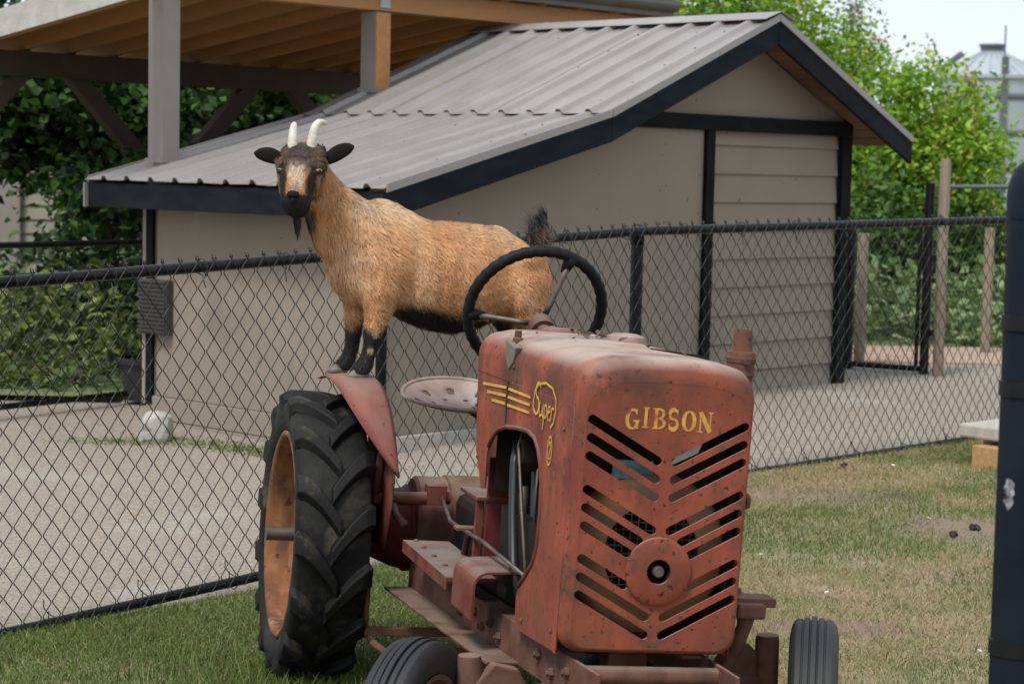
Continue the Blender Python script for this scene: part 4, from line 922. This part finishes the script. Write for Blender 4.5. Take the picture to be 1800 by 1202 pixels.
# fur strands combed over the body
gme.calc_loop_triangles(); nt_ = len(gme.loop_triangles); tri = np.zeros(nt_*3, np.int32); gme.loop_triangles.foreach_get('vertices', tri); tri = tri.reshape(-1,3)
A_, B_, C_ = gv[tri[:,0]], gv[tri[:,1]], gv[tri[:,2]]; nr_ = np.cross(B_-A_, C_-A_); ar = np.linalg.norm(nr_,axis=1)/2; nr_ /= (2*ar[:,None]+1e-12)
NS = 110000
def strands(NS, pick, lenf, comb, seed, wid=.0011, lift=.42):
    rs = np.random.RandomState(seed); idx = rs.choice(nt_, NS, p=pick/pick.sum()); u, v = rs.rand(NS), rs.rand(NS); s = u+v > 1; u[s] = 1-u[s]; v[s] = 1-v[s]
    P = A_[idx]+(B_-A_)[idx]*u[:,None]+(C_-A_)[idx]*v[:,None]; N_ = nr_[idx]; cl2 = co_noise(P,130,33)[:,None]
    D = comb(P)+rs.normal(size=(NS,3))*.22; D -= N_*np.sum(D*N_,1)[:,None]; D /= np.linalg.norm(D,axis=1)[:,None]+1e-9
    clump = co_noise(P, 60, 11)[:,None]; D = D+np.cross(N_, D)*clump*.4
    Ln = lenf(P)*rs.uniform(.6,1.25,NS); S_ = np.cross(D, N_); S_ /= np.linalg.norm(S_,axis=1)[:,None]+1e-9; w = wid*rs.uniform(.7,1.3,NS)
    L1 = Ln[:,None]; p0 = P-N_*.001; p1 = P+D*L1*.5+N_*L1*lift*.5; p2 = P+D*L1+N_*L1*lift*.55+np.array((0,0,-.12))*L1
    ww = (S_*w[:,None]); V = np.stack([p0-ww,p0+ww,p1+ww*.75,p1-ww*.75,p2],1).reshape(-1,3)
    k = np.arange(NS)[:,None]*5; F = np.concatenate([k+np.array([[0,1,2]]),k+np.array([[0,2,3]]),k+np.array([[3,2,4]])],1).reshape(-1,3)
    c = coat(P)*rs.uniform(.78,1.30,(NS,1))*(1+.10*co_noise(P,150,31)[:,None]+.10*clump); tipc = np.clip(c*1.25+.01,0,1)
    CC = np.stack([c*.88,c*.88,c,c,tipc],1).reshape(-1,3)
    return V, F, CC
def comb(P):
    x, z = P[:,0], P[:,2]; D = np.tile(np.array((.62,0,-.62)), (len(P),1))
    D[x < -.02] = (.35,0,-.85); lg = (z < .17)&((x < .1)|(x > .5)); D[lg] = (.05,0,-1)
    hd_ = x < -.13; D[hd_] = (.05,-.25,-.8); top = (z > .67)&hd_; D[top] = (0,-.5,.7)
    tl = (x > .575)&(z > .39); D[tl] = (-.3,0,.9); return D
def lenf(P):
    x, z = P[:,0], P[:,2]; L = .0200+.008*co_noise(P,14,21); L[x < -.02] += .003; L[(z > .44)&(x > -.05)&(x < .3)] += .006; L[(z < .20)&(x > .1)&(x < .52)] = .028
    L[(z < .17)&((x < .1)|(x > .52))] = .011; L[(z < .06)&(z > .02)&(x < .1)] = .015; L[(z < .03)&(x < .1)] = .004
    h = (np.c_[P, np.ones(len(P))] @ HI.T)[:,:3]; f = (x < -.1)&(h[:,1] < .0); L[f] = .0075; L[f&(h[:,2] < -.075)] = .003; L[f&(h[:,2] > .022)] = .017
    L[(x > .575)&(z > .40)] = .055; return L
pk = ar.copy(); cz_ = (A_+B_+C_)/3; pk[(cz_[:,0] > .575)&(cz_[:,2] > .40)] *= 4; pk[cz_[:,0] < -.13] *= 1.7
V, F, CC = strands(NS, pk, lenf, comb, 1)
fm = npmesh('fur', V, F); at = fm.color_attributes.new('coat','FLOAT_COLOR','POINT'); at.data.foreach_set('color', np.c_[CC, np.ones(len(CC))].ravel())
fur = link('fur', fm, M['fur'], goat); stuff(fur)
# beard
def tuft(name, root, tip, n, spread, col, wid, seed, curl=(0,0,0)):
    rs = np.random.RandomState(seed); V = []; F = []
    for i in range(n):
        a = Vector(root)+Vector(rs.normal(size=3)*spread[0]); e = Vector(tip)+Vector(rs.normal(size=3)*spread[1]); e = a+(e-a)*rs.uniform(.6,1.05)
        m_ = (a+e)/2+Vector(curl)+Vector(rs.normal(size=3)*.003); w = Vector((wid,wid*.3,0)); k = len(V)
        V += [tuple(a-w),tuple(a+w),tuple(m_+w*.8),tuple(m_-w*.8),tuple(e)]; F += [(k,k+1,k+2),(k,k+2,k+3),(k+3,k+2,k+4)]
    me = npmesh(name, V, np.array(F)); c = np.tile(np.array(col), (len(V),1))*rs.uniform(.6,1.5,(len(V),1)); at = me.color_attributes.new('coat','FLOAT_COLOR','POINT'); at.data.foreach_set('color', np.c_[c, np.ones(len(c))].ravel())
    return link(name, me, M['fur'], goat)
hw_ = lambda p: tuple(HM @ Vector(p))
tuft('beard', hw_((-.006,-.085,-.138)), hw_((-.006,-.075,-.215)), 160, (.006,.0045), (.03,.024,.02), .0011, 4)
tuft('tail_tuft', (.600,0,.425), (.558,0,.478), 520, (.018,.030), (.07,.062,.056), .0012, 5, (.004,0,.016))
tuft('tail_tip', (.600,0,.46), (.592,0,.535), 90, (.006,.007), (.02,.016,.015), .0012, 6, (.016,0,.006))
# ears, horns, eyes, nose, hooves
for s, tipz, tipx in ((-1,.045,.145),(1,.070,.150)):
    eb = MB(); rr = []
    for t in np.linspace(0,1,9):
        x = s*(.064+(tipx+.004-.064)*t); z = .026+(tipz-.026)*t+.004*sin(pi*t); w = .0235*max(sin(pi*min(.12+.87*t,.995)),.02)**.5
        rr.append(((x,-.014-.008*t,z),(0,.004+.003*(1-t),0),(-s*.25*w,0,w)))
    loft(eb, rr, 14); e = eb.obj('ear', M['skinblack'], goat, True, Mx=HM)
    # horn: ringed, tapered, swept up, back and out
    hbm = MB(); pts = []; rs_ = []
    for t in np.linspace(0,1,30):
        if s < 0: p = Vector((-.030-.004*t,-.03+.055*t*t,.058+.078*sin(t*1.5)/sin(1.5)))
        else: p = Vector(((.026+.014*t+.026*t**3),-.03+.050*t*t,.058+.084*sin(min(t,1)*1.95)/sin(1.57)))
        pts.append(p); rs_.append((.0150*(1-t)**.42+.0015)*(1+.06*sin(t*62)*(1-t)))
    hbm.tube(pts, rs_, 14); hbm.obj('horn', M['horn'], goat, True, Mx=HM)
    eb = MB(); eb.lathe([(0,-.0105),(.0075,-.0075),(.0105,0),(.0075,.0075),(0,.0105)], 'z', 16); eye = eb.obj('eye', M['eye'], goat, True, Mx=HM @ Tr(s*.0600,-.0920,-.004) @ Rot(s*.35,'Z') @ Matrix.Diagonal((.95,1,.50,1)))
    pu = MB(); pu.box((0,-.0098,.001),(.0085,.0024,.0070)); pu.obj('pupil', M['skinblack'], eye, bevel=.001)
nb = MB(); nb.lathe([(0,-.013),(.012,-.010),(.017,0),(.014,.010),(0,.014)], 'z', 18, Matrix.Diagonal((1.15,.55,1,1))); nose = nb.obj('nose', M['skinblack'], goat, True, Mx=HM @ Tr(-.009,-.146,-.078))
for s in (-1,1):
    q_ = MB(); q_.tube([(s*.005,-.0098,-.002),(s*.010,-.0095,.001),(s*.013,-.006,.004)], [.0012,.0022,.0012], 8); q_.obj('nostril', M['darkmetal'], nose, True)
mo = MB(); mo.tube([(-.028,-.128,-.108),(-.009,-.141,-.113),(.012,-.128,-.108)], .0012, 6); mo.obj('mouth_line', M['darkmetal'], goat, True, Mx=HM)
for (x, y, z, sc1) in ((-.026,DN,-.006,1),(-.050,DF,.0,.95),(.508,-.075,-.082,1),(.478,.075,-.082,1)):
    for s in (-1,1):
        hfm = MB(); rr = [((-.004+0*s,s*.0105,0),(.026,0,0),(0,.0105,0)),((0,s*.0105,.012),(.023,0,0),(0,.0100,0)),((.004,s*.009,.024),(.016,0,0),(0,.008,0))]
        loft(hfm, rr, 14); hfm.obj('hoof', M['hoof'], goat, True, Mx=Tr(x,y,z) @ Matrix.Diagonal((sc1*1.28,sc1*1.28,sc1*1.2,1)))
kp = MB(); kp.lathe([(0,.002),(.004,.0016),(.006,0)], 'y', 12, Matrix.Diagonal((1,1,1.3,1))); kp.obj('knee_callus', M['hoof'], goat, True, Mx=Tr(.018,DN-.030,.132) @ Rot(pi,'Z'))

# ------------------------------------------------------------------ small things in the yard
def bx(name, m, c, d, label, cat, rz=0, bevel=.006, group=None, parent=None):
    mb = MB(); mb.box((0,0,d[2]/2), d); o = mb.obj(name, m, parent, bevel=bevel); o.location = c; o.rotation_euler = (0,0,rz); return tag(o, label, cat, group)
gy = float(gz(2.34,9.95))
bx('timber_block', M['woodblock'], (2.50,10.02,gy), (.22,.30,.115), 'short yellow timber block lying under the concrete slab', 'timber', .75)
bx('concrete_block', M['concrete'], (2.56,10.26,gy), (.2,.2,.138), 'concrete block propping up the thin slab', 'block', .75)
bx('concrete_slab', M['concrete'], (2.535,10.16,gy+.140), (.36,.38,.07), 'pale concrete slab resting on blocks by the fence', 'slab', .75, .012)
def rock(name, loc, sc3, m, label, seed, cat='stone'):
    rs = np.random.RandomState(seed); b = bmesh.new(); bmesh.ops.create_icosphere(b, subdivisions=3, radius=1)
    for v in b.verts:
        d = v.co.normalized(); f = 1+.14*sin(d.x*3+rs.rand()*.2)*cos(d.y*4+seed)+.10*sin(d.z*5+seed*2)
        v.co = Vector([max(-.86,min(.86,c_*f)) for c_ in d]); v.co.x *= 1-.28*v.co.z
    me = bpy.data.meshes.new(name); b.to_mesh(me); b.free(); o = link(name, me, m, None); o.location = loc; o.scale = sc3; return tag(o, label, cat)
rock('white_stone', (-2.06,11.70,.085), (.105,.095,.105), M['limestone'], 'white boulder lying at the foot of the shed wall', 3)
pot = thing('plant_pot', 'black plastic plant pot standing at the shed corner', 'pot', (-2.46,13.38,.045))
mb = MB(); mb.lathe([(0,.0),(.13,0),(.175,.27),(.165,.27),(.12,.02),(0,.02)], 'z', 32); mb.obj('body', M['potblack'], pot, True, auto=40); pot.scale = (.86,.86,.92)
mb = MB(); mb.lathe([(.165,.262),(.195,.265),(.198,.30),(.17,.305)], 'z', 32); mb.obj('rim', M['potblack'], pot, True, auto=40)
vent = thing('wall_vent', 'dark louvred vent box on the shed corner', 'vent', Mx=SH @ Tr(-.03,1.99,.56))
mb = MB(); mb.box((0,0,.17),(.05,.28,.34)); mb.obj('housing', M['vent'], vent, bevel=.004)
for i in range(13):
    mb = MB(); mb.box((-.03,0,.02+.0255*i),(.018,.275,.008)); mb.obj('louvre', M['vent'], vent, Mx=Rot(0,'Z'))
# droppings
for (x,y,n,lab) in ((1.864,8.369,9,'small pile of dark droppings on bare soil, smaller of the pair'),(1.975,8.49,15,'larger pile of dark droppings on the bare soil patch'),(1.66,9.93,8,'dark droppings in the grass near the fence')):
    d = MB(); z0 = float(gz(x,y))
    for i in range(n):
        a, r = R.uniform(0,6.28), R.uniform(0,.028); l = R.uniform(.009,.013)
        d.lathe([(0,-l),(l*.75,-l*.55),(l*.9,0),(l*.75,l*.55),(0,l)], 'z', 8, Tr(x+r*cos(a),y+r*sin(a),z0+.012+.018*R.rand()*(1-r/.03)) @ Rot(R.uniform(0,3),'X') @ Rot(R.uniform(0,3),'Y'))
    tag(d.obj('droppings', M['dung'], None, True), lab, 'droppings')

# ------------------------------------------------------------------ far fence, gate and posts on the right
def tubeobj(name, pts, r, m, parent=None, n=12, **k):
    mb = MB(); mb.tube(pts, r, n); return mb.obj(name, m, parent, True, auto=40, **k)
gate = thing('gate', 'black chain-link gate between the shed and a wooden post', 'gate', (2.58,15.44,.17))
tubeobj('gate_post', [(0,0,-.1),(0,0,1.12)], .034, M['fence'], gate); tubeobj('latch_post', [(.515,-.34,-.02),(.515,-.34,1.42)], .036, M['fence'], gate)
tubeobj('bottom_bar', [(-.1,.02,.03),(.515,-.36,.03)], .022, M['fence'], gate); tubeobj('top_bar', [(-.1,.02,1.10),(.515,-.36,1.13)], .022, M['fence'], gate)
tubeobj('upright_bar', [(.46,-.31,.03),(.46,-.31,1.13)], .016, M['fence'], gate)
for zz in (.30,.86): mb = MB(); mb.box((.56,-.35,zz),(.09,.04,.05)); mb.obj('hinge', M['fence'], gate, bevel=.004)
def mesh_panel(parent, P0, P1, h0, h1, sp=.0775, per=.094, r=.0016):
    mb = MB(); P0, P1 = Vector(P0), Vector(P1); L_ = (P1-P0).length; d = (P1-P0)/L_; n = int(L_/sp*2)
    for i in range(n):
        x0 = i*sp/2; pts = []; z = h0; k_ = i % 2
        while z < h1: pts.append(P0+d*(x0+(sp/4 if k_ else -sp/4))+Vector((0,0,z))); z += per/2; k_ ^= 1
        mb.tube(pts, r, 3, caps=False)
    o = mb.obj('mesh', M['wire'], parent); return stuff(o)
mesh_panel(gate, (0,-.03,0), (.50,-.36,0), .05, 1.10)
for (x,y,h,r,lab) in ((3.176,14.98,1.60,.042,'tall wooden post beside the gate'),(2.72,15.75,1.02,.045,'short wooden post behind the gate'),(4.02,17.1,1.05,.045,'wooden post at the edge of the field on the right')):
    o = tag(tubeobj('wooden_post', [(x,y,.0),(x,y,.17+h*.985),(x,y,.17+h)], [r,r*.97,r*.9] , M['woodpost']), lab, 'post', 'wooden posts by the gate')
ff = thing('far_rail_fence', 'grey metal rail fence beyond the wooden posts', 'fence', (3.4,20,.17))
tubeobj('rail', [(.84,.2,1.38),(3.0,.8,1.42)], .022, M['silodark'], ff)
for x in (.84,2.95): tubeobj('rail_post', [(x,.2*x,-.1),(x,.2*x+.02,1.37)], .025, M['silodark'], ff)
bf = thing('back_fence', 'low black chain-link fence left of the shed', 'fence', (-2.56,13.34,.06))
for z0, z1, r in ((1.03,1.03,.02),(.03,.03,.02)):
    tubeobj('rail', [(.1,.1,z0),(-.62,-.95,z1),(-2.6,-3.8,z1-.03)], r, M['fence'], bf)
for t in (1.62,): tubeobj('rail_post', [(-.62*t,-.95*t,-.1),(-.62*t,-.95*t,1.03)], .026, M['fence'], bf)
mesh_panel(bf, (.1,.1,0), (-1.3,-1.95,0), .04, 1.02)

# ------------------------------------------------------------------ house far left, silo far right
hs = thing('house', 'pale clapboard house half hidden by maple leaves on the left', 'house', (-6.4,22.5,.1))
for i in range(13):
    z0 = .1+.155*i; mb = MB(); mb.add([(-3,-.02,z0),(2.05,-.02,z0),(2.05,0,z0+.16),(-3,0,z0+.16),(-3,.05,z0),(2.05,.05,z0),(2.05,.05,z0+.16),(-3,.05,z0+.16)], [(0,1,2,3),(4,5,6,7),(0,1,5,4),(2,3,7,6),(1,2,6,5),(0,3,7,4)]); mb.obj('clapboard', M['housewall'], hs)
mb = MB(); mb.box((.75,-.05,1.05),(.34,.08,1.95)); mb.obj('corner_board', M['post'], hs, bevel=.01)
mb = MB(); mb.box((-.5,2.5,1.05),(5,4.85,2.05)); mb.obj('wall', M['housewall'], hs)
mb = MB(); mb.prism([(-.4,2.1),(5.4,2.1),(2.5,3.4)], -3.3, 2.35, 'yz'); mb.obj('roof', M['houseroof'], hs)
sl = thing('grain_silo', 'galvanised grain silo with conical roof far behind the trees', 'silo', (34.9,150,.2))
RS = 4.1; mb = MB(); pr = []
for i in range(46): pr.append((RS+(.05 if i%2 else 0), 9.0*i/45))
mb.lathe(pr, 'z', 72); mb.obj('wall', M['silo'], sl, True)
mb = MB(); mb.lathe([(RS+.2,8.9),(RS+.2,9.15),(.8,11.0),(.8,10.9)], 'z', 64); ro = mb.obj('roof', M['silo'], sl, auto=30)
mb = MB(); mb.lathe([(0,11.6),(.95,11.55),(1.0,11.4),(.85,11.35),(.85,10.9)], 'z', 32); mb.obj('roof_cap', M['silodark'], ro, auto=30)
for i in range(24):
    a = 2*pi*i/24; mb = MB(); mb.tube([((RS+.2)*cos(a),(RS+.2)*sin(a),9.2),(.85*cos(a),.85*sin(a),11.02)], .04, 4); mb.obj('roof_rib', M['silo'], ro)
mb = MB(); mb.box((0,-RS-.12,5.2),(.5,.1,10.4)); mb.obj('ladder', M['silodark'], sl)
mb = MB(); mb.tube([(-.1,-RS-.3,8.8),(-.1,-RS-.2,12.6)], .06, 6); mb.obj('vent_pipe', M['silodark'], sl)
for zz in (2.4,5.0,7.6): mb = MB(); mb.lathe([(RS+.06,-.22),(RS+.1,-.2),(RS+.1,.2),(RS+.06,.22)], 'z', 72, Tr(0,0,zz)); mb.obj('band', M['silodark'], sl, True)
mb = MB(); mb.prism([(-3.9,9.2),(-3.5,9.2),(-1.1,10.9),(-1.4,11.25)], 4, 5, 'xz'); mb.obj('grain_chute', M['silodark'], sl)

# ------------------------------------------------------------------ trees and plants
def leaves(P, size, seed, up=.4, aspect=.6, droop=0):
    rs = np.random.RandomState(seed); n = len(P)
    N_ = rs.normal(size=(n,3)); N_[:,2] = np.abs(N_[:,2])+up; N_ /= np.linalg.norm(N_,axis=1)[:,None]
    D = np.cross(N_, rs.normal(size=(n,3))); D[:,2] -= droop; D /= np.linalg.norm(D,axis=1)[:,None]; S_ = np.cross(D, N_)
    L = size*rs.uniform(.6,1.3,n)[:,None]; w = L*aspect/2; fold = N_*w*.35
    V = np.stack([P, P+D*L*.45+S_*w+fold, P+D*L, P+D*L*.45-S_*w+fold],1).reshape(-1,3); k = np.arange(n)[:,None]*4
    return V, np.concatenate([k+np.array([[0,1,2]]),k+np.array([[0,2,3]])],1).reshape(-1,3)
def tree(name, base, H, crown_c, crown_r, nclump, per, size, leafm, label, seed, tipm=None, clump_r=.35, droop=0, group=None, cat='tree', trunk_r=.09, aspect=.6):
    rs = np.random.RandomState(seed); t = thing(name, label, cat, base, 0, group)
    cc = np.array(crown_c); cr = np.array(crown_r); cl = []
    while len(cl) < nclump:
        p = rs.uniform(-1,1,3); q = np.linalg.norm(p)
        if q < 1 and q > rs.uniform(0,.75): cl.append(cc+p*cr*(1+.15*sin(5*p[0]+seed)))
    cl = np.array(cl); mb = MB()
    top = Vector((cc[0]*.6,cc[1]*.6,cc[2]+cr[2]*.5)); pts = [Vector((0,0,-.1)),Vector((.05,0,cc[2]*.35)),Vector((cc[0]*.4+.03,cc[1]*.4,cc[2]*.75)),top]
    mb.tube(pts, [trunk_r,trunk_r*.8,trunk_r*.55,trunk_r*.15], 8)
    for c in cl[::max(1,nclump//22)]:
        s_ = pts[1].lerp(pts[3], rs.uniform(.1,.8)); e = Vector(c); m_ = s_.lerp(e,.5)+Vector((0,0,.1)); mb.tube([s_,m_,e], [trunk_r*.3,trunk_r*.18,.006], 5, caps=False)
    mb.obj('trunk', M['bark'], t, True)
    k = rs.randint(0,nclump,nclump*per); sq = rs.uniform(.6,1.5,(nclump,1))*np.array([1,1,.75])
    P = cl[k]+rs.normal(size=(len(k),3))*clump_r*.5*sq[k]
    if droop: P[:,2] -= np.abs(rs.normal(size=len(k)))*droop
    V, F = leaves(P, size, seed, .4, aspect, droop); link('crown', npmesh('crown', V, F), leafm, t)
    if tipm:
        outer = cl[np.argsort(-np.linalg.norm((cl-cc)/cr,axis=1))[:max(6,nclump//5)]]; P = np.repeat(outer, 14, 0)+np.array((0,0,.16))+rs.normal(size=(len(outer)*14,3))*np.array((.045,.045,.12)); V, F = leaves(P, size*.8, seed+1, .2, aspect); stuff(link('new_growth', npmesh('new_growth', V, F), tipm, t))
    return t
GT = 'maple trees behind the pavilion'
for i, (x,y,H,cz,rx,rz,lab) in enumerate(((-5.3,18.6,4,2.1,1.5,.80,'dark maple at the far left edge behind the pavilion'),(-3.85,18.9,4,1.9,1.0,1.0,'dark maple left of the tall taupe post'),(-2.9,19.6,4,1.85,1.2,1.35,'dark maple just right of the tall taupe post'),(-1.7,20.2,4,1.85,1.2,1.35,'dark maple behind the goat and shed roof'))):
    tree('maple_tree', (x,y,.1), H, (0,0,cz), (rx,1.0,rz), 90, 62, .115, M['leafdark'], lab, 20+i, clump_r=.30, group=GT, aspect=.85)
for i, (x,y,lab) in enumerate(((-6.6,24,'tall dark tree behind the maples, leftmost'),(-4.3,25.5,'tall dark tree behind the maples, middle one'),(-1.9,26,'tall dark tree behind the maples, nearest the shed roof'))):
    tree('dark_tree', (x,y,.1), 4, (0,0,1.75), (1.7,1.2,1.35), 90, 40, .15, M['leafdark'], lab, 40+i, clump_r=.55, group='tall trees behind the maples', aspect=.8, trunk_r=.14)
tree('dark_shrub', (-3.1,15.6,.1), 2, (0,0,.85), (.75,.5,.75), 60, 40, .10, M['leafdark'], 'dark shrub growing behind the low back fence', 50, clump_r=.28, cat='shrub', trunk_r=.03)
GR = 'fresh green trees right of the shed'
for i, (x,y,cz,rx,rz,lab) in enumerate(((2.45,22.5,2.4,.95,2.1,'tall fresh green tree rising behind the shed ridge'),(3.35,22.2,1.75,.66,1.55,'fresh green tree directly right of the shed peak'),(4.1,21.8,1.45,.60,1.25,'fresh green tree with orange tips left of the silo'),(4.72,21.6,1.25,.42,1.12,'fresh green tree in front of the silo'))):
    tree('fresh_green_tree', (x,y,.15), 4, (0,0,cz), (rx,.7,rz), 150, 80, .088, M['leaflight'], lab, 60+i, M['leaftip'], clump_r=.30, group=GR, aspect=.5)
for i, (x,y,cz,lab) in enumerate(((3.6,20.6,.75,'leafy shrub below the roof corner right of the shed'),(4.6,20.9,.7,'leafy shrub in front of the rightmost trees'),(5.55,21.2,.35,'leafy shrub at the right edge behind the steel post'))):
    tree('green_shrub', (x,y,.15), 2, (0,0,cz), (.65,.45,.7), 70, 40, .10, M['leafmid'], lab, 70+i, M['leaftip'] if i == 1 else None, clump_r=.26, group='shrubs below the fresh green trees', cat='shrub', trunk_r=.03, aspect=.5)
tree('birch_tree', (5.55,34,.15), 7, (0,0,3.5), (.22,.4,1.3), 30, 40, .09, M['birch'], 'thin drooping birch rising above the fresh green trees', 80, clump_r=.3, droop=.35, trunk_r=.06)
for i, (x,y,lab) in enumerate(((2.3,31,'grey-green tree top showing above the roof ridge'),(3.4,33,'grey-green tree between the ridge and the birch'))):
    tree('far_tree', (x,y,.15), 7, (0,0,3.2), (1.0,.8,1.7), 80, 40, .14, M['birch'], lab, 84+i, clump_r=.4, droop=.2, group='far trees above the shed ridge', trunk_r=.12)
tree('distant_tree', (46.8,175,.2), 14, (0,0,9.4), (3.0,2,3.0), 60, 30, .9, M['leafdark'], 'dark distant tree at the right edge beside the silo', 90, clump_r=1.5, trunk_r=.3)
def weeds(name, x0, x1, y0, y1, n, hmax, size, seed, label, z0=.12, leafm='leafweed'):
    rs = np.random.RandomState(seed); x = rs.uniform(x0,x1,n); y = rs.uniform(y0,y1,n); hh = hmax*(.55+.45*np.sin(x*3+seed)*np.cos(y*2.3))*rs.uniform(.0,1,n)**.8
    V, F = leaves(np.stack([x,y,z0+hh],-1), size, seed, .7, .6); o = link(name, npmesh(name, V, F), M[leafm]); o['label'] = label; o['category'] = 'plants'; return stuff(o)
weeds('field_weeds', 2.4,7.5,17.6,24, 15000, .80, .13, 1, 'mass of leafy weeds filling the field beyond the gate')
weeds('bank_weeds', -6.5,-2.75,13.6,17, 7000, .85, .10, 2, 'mass of weeds on the bank behind the back fence', .06, 'leafbank')
# lawn blades
def blades(n, xr, yr, keep, hmin, hmax, wid, seed, lean=.55):
    rs = np.random.RandomState(seed); x = rs.uniform(*xr, n); y = yr[0]+(yr[1]-yr[0])*rs.rand(n); fy = np.interp(x, [p[0] for p in FL], [p[1] for p in FL]); k = (y < fy-.03)&(np.abs(x) < .265*y+.15)&(rs.rand(n) < keep(x,y)); x, y = x[k], y[k]; n = len(x)
    h = rs.uniform(hmin,hmax,n)*(1+.5*(rs.rand(n) < .04)); a = rs.uniform(0,2*pi,n); l = rs.uniform(.1,1,n)*lean; z = gz(x,y)+.003
    D = np.stack([np.cos(a)*l,np.sin(a)*l,np.ones(n)],-1); b_ = rs.uniform(0,2*pi,n); S_ = np.stack([np.cos(b_),np.sin(b_),0*b_],-1)*wid*rs.uniform(.6,1.3,n)[:,None]/2
    P = np.stack([x,y,z],-1); m_ = P+D*h[:,None]*.55; e = P+D*h[:,None]+np.stack([np.cos(a)*l,np.sin(a)*l,-.35*l],-1)*h[:,None]*.5
    V = np.stack([P-S_,P+S_,m_+S_*.8,m_-S_*.8,e],1).reshape(-1,3); q = np.arange(n)[:,None]*5
    return V, np.concatenate([q+np.array([[0,1,2]]),q+np.array([[0,2,3]]),q+np.array([[3,2,4]])],1).reshape(-1,3)
def patch(x, y):       # 0 green .. 1 dry
    v = .8*np.sin(9.1*x+2*np.sin(5.3*y))*np.sin(8.3*y+1.5*np.sin(6.1*x))+np.sin(x*2.1+1.3*np.sin(y*1.7))+np.sin(y*2.9+1.1*np.sin(x*2.3+1))+.6*np.sin(x*6.1+y*4.3)+.5*np.sin(7.7*y-5.2*x)
    d = sst(-1.5,.7,v)*sst(.35,.9,x)
    bare = np.exp(-(((x-1.98)/.36)**2+((y-8.5)/.26)**2)*1.1)+.8*np.exp(-(((x-1.15)/.3)**2+((y-7.0)/.14)**2))+.7*np.exp(-(((x-1.3)/.5)**2+((y-9.1)/.16)**2))
    return np.clip(d,0,1), bare
def kgreen(x,y): d, b_ = patch(x,y); return np.clip((1-.80*d)*(1-.97*b_)*(.55+.45*sst(-.5,.3,np.sin(x*3.7)*np.sin(y*4.1+x))),0,1)
def kdry(x,y): d, b_ = patch(x,y); return np.clip((.05+.80*d)*(1-.9*b_),0,1)
V1, F1 = blades(620000, (-2.6,3.4), (4.1,12.2), kgreen, .012,.034,.0028, 11, .9); o = link('lawn_grass', npmesh('lawn_grass', *(lambda a, b: (np.concatenate([V1,a]), np.concatenate([F1,b+len(V1)])))(*blades(420000, (-2.6,.9), (4.1,9.6), lambda x,y: .85*kgreen(x,y)*sst(.9,.2,x), .012,.036,.0030, 17, .9))), M['grassgreen']); tag(o, 'short green grass growing on the lawn in front of the fence', 'grass'); stuff(o)
V1, F1 = blades(520000, (-2.6,3.4), (4.1,12.2), kdry, .010,.034,.0027, 12, 1.5); o = link('dry_grass', npmesh('dry_grass', V1, F1), M['grassdry']); tag(o, 'dry straw-coloured grass in patches on the lawn', 'grass'); stuff(o)
def kt(x, y): return np.clip(np.exp(-(((x+.60)/.33)**2+((y-5.98)/.33)**2))+.7*np.exp(-(((x+.15)/.7)**2+((y-5.6)/.5)**2)),0,1)
V1, F1 = blades(26000, (-1.4,.7), (4.9,6.6), kt, .04,.10,.0042, 13, .6); o = link('long_grass', npmesh('long_grass', V1, F1), M['grassgreen']); tag(o, 'longer green grass growing round the rear tyre and under the tractor', 'grass'); stuff(o)
def kmoss(x, y): return np.clip(.9*np.exp(-(((x+1.35)/.45)**2+((y-11.25+.75*(x+1.35))/.16)**2))+.6*np.exp(-(((x+2.2)/.3)**2+((y-11.6)/.12)**2)),0,1)
rs0 = np.random.RandomState(5); xm = rs0.uniform(-3,0,60000); ym = rs0.uniform(10.2,12.2,60000); km = rs0.rand(60000) < kmoss(xm,ym); xm, ym = xm[km], ym[km]
V1, F1 = leaves(np.stack([xm,ym,gz(xm,ym)+.004],-1), .022, 3, .8, .4); o = link('yard_weeds', npmesh('yard_weeds', V1, F1), M['grassgreen']); tag(o, 'low weeds and moss along the foot of the shed wall', 'weeds'); stuff(o)
# daisies
dm = MB()
for i in range(9):
    a = 2*pi*i/9; dm.add([(0,0,0),(.011*cos(a-.25),.011*sin(a-.25),.002),(.013*cos(a),.013*sin(a),.001),(.011*cos(a+.25),.011*sin(a+.25),.002)], [(0,1,2,3)])
dme = bpy.data.meshes.new('daisy'); dme.from_pydata(dm.v, [], dm.f); dme.materials.append(M['petal'])
for i in range(22):
    x, y = R.uniform(.75,2.6), R.uniform(5.6,10.2)
    if y > np.interp(x, [p[0] for p in FL], [p[1] for p in FL])-.2: continue
    o = bpy.data.objects.new('daisy', dme); COL.objects.link(o); o.scale = (.7,.7,.7); o.location = (x,y,float(gz(x,y))+.03); o.rotation_euler = (R.uniform(-.4,.4),R.uniform(-.4,.4),R.uniform(0,6)); tag(o, 'tiny white daisy in the lawn right of the tractor', 'daisy', 'daisies scattered in the lawn')
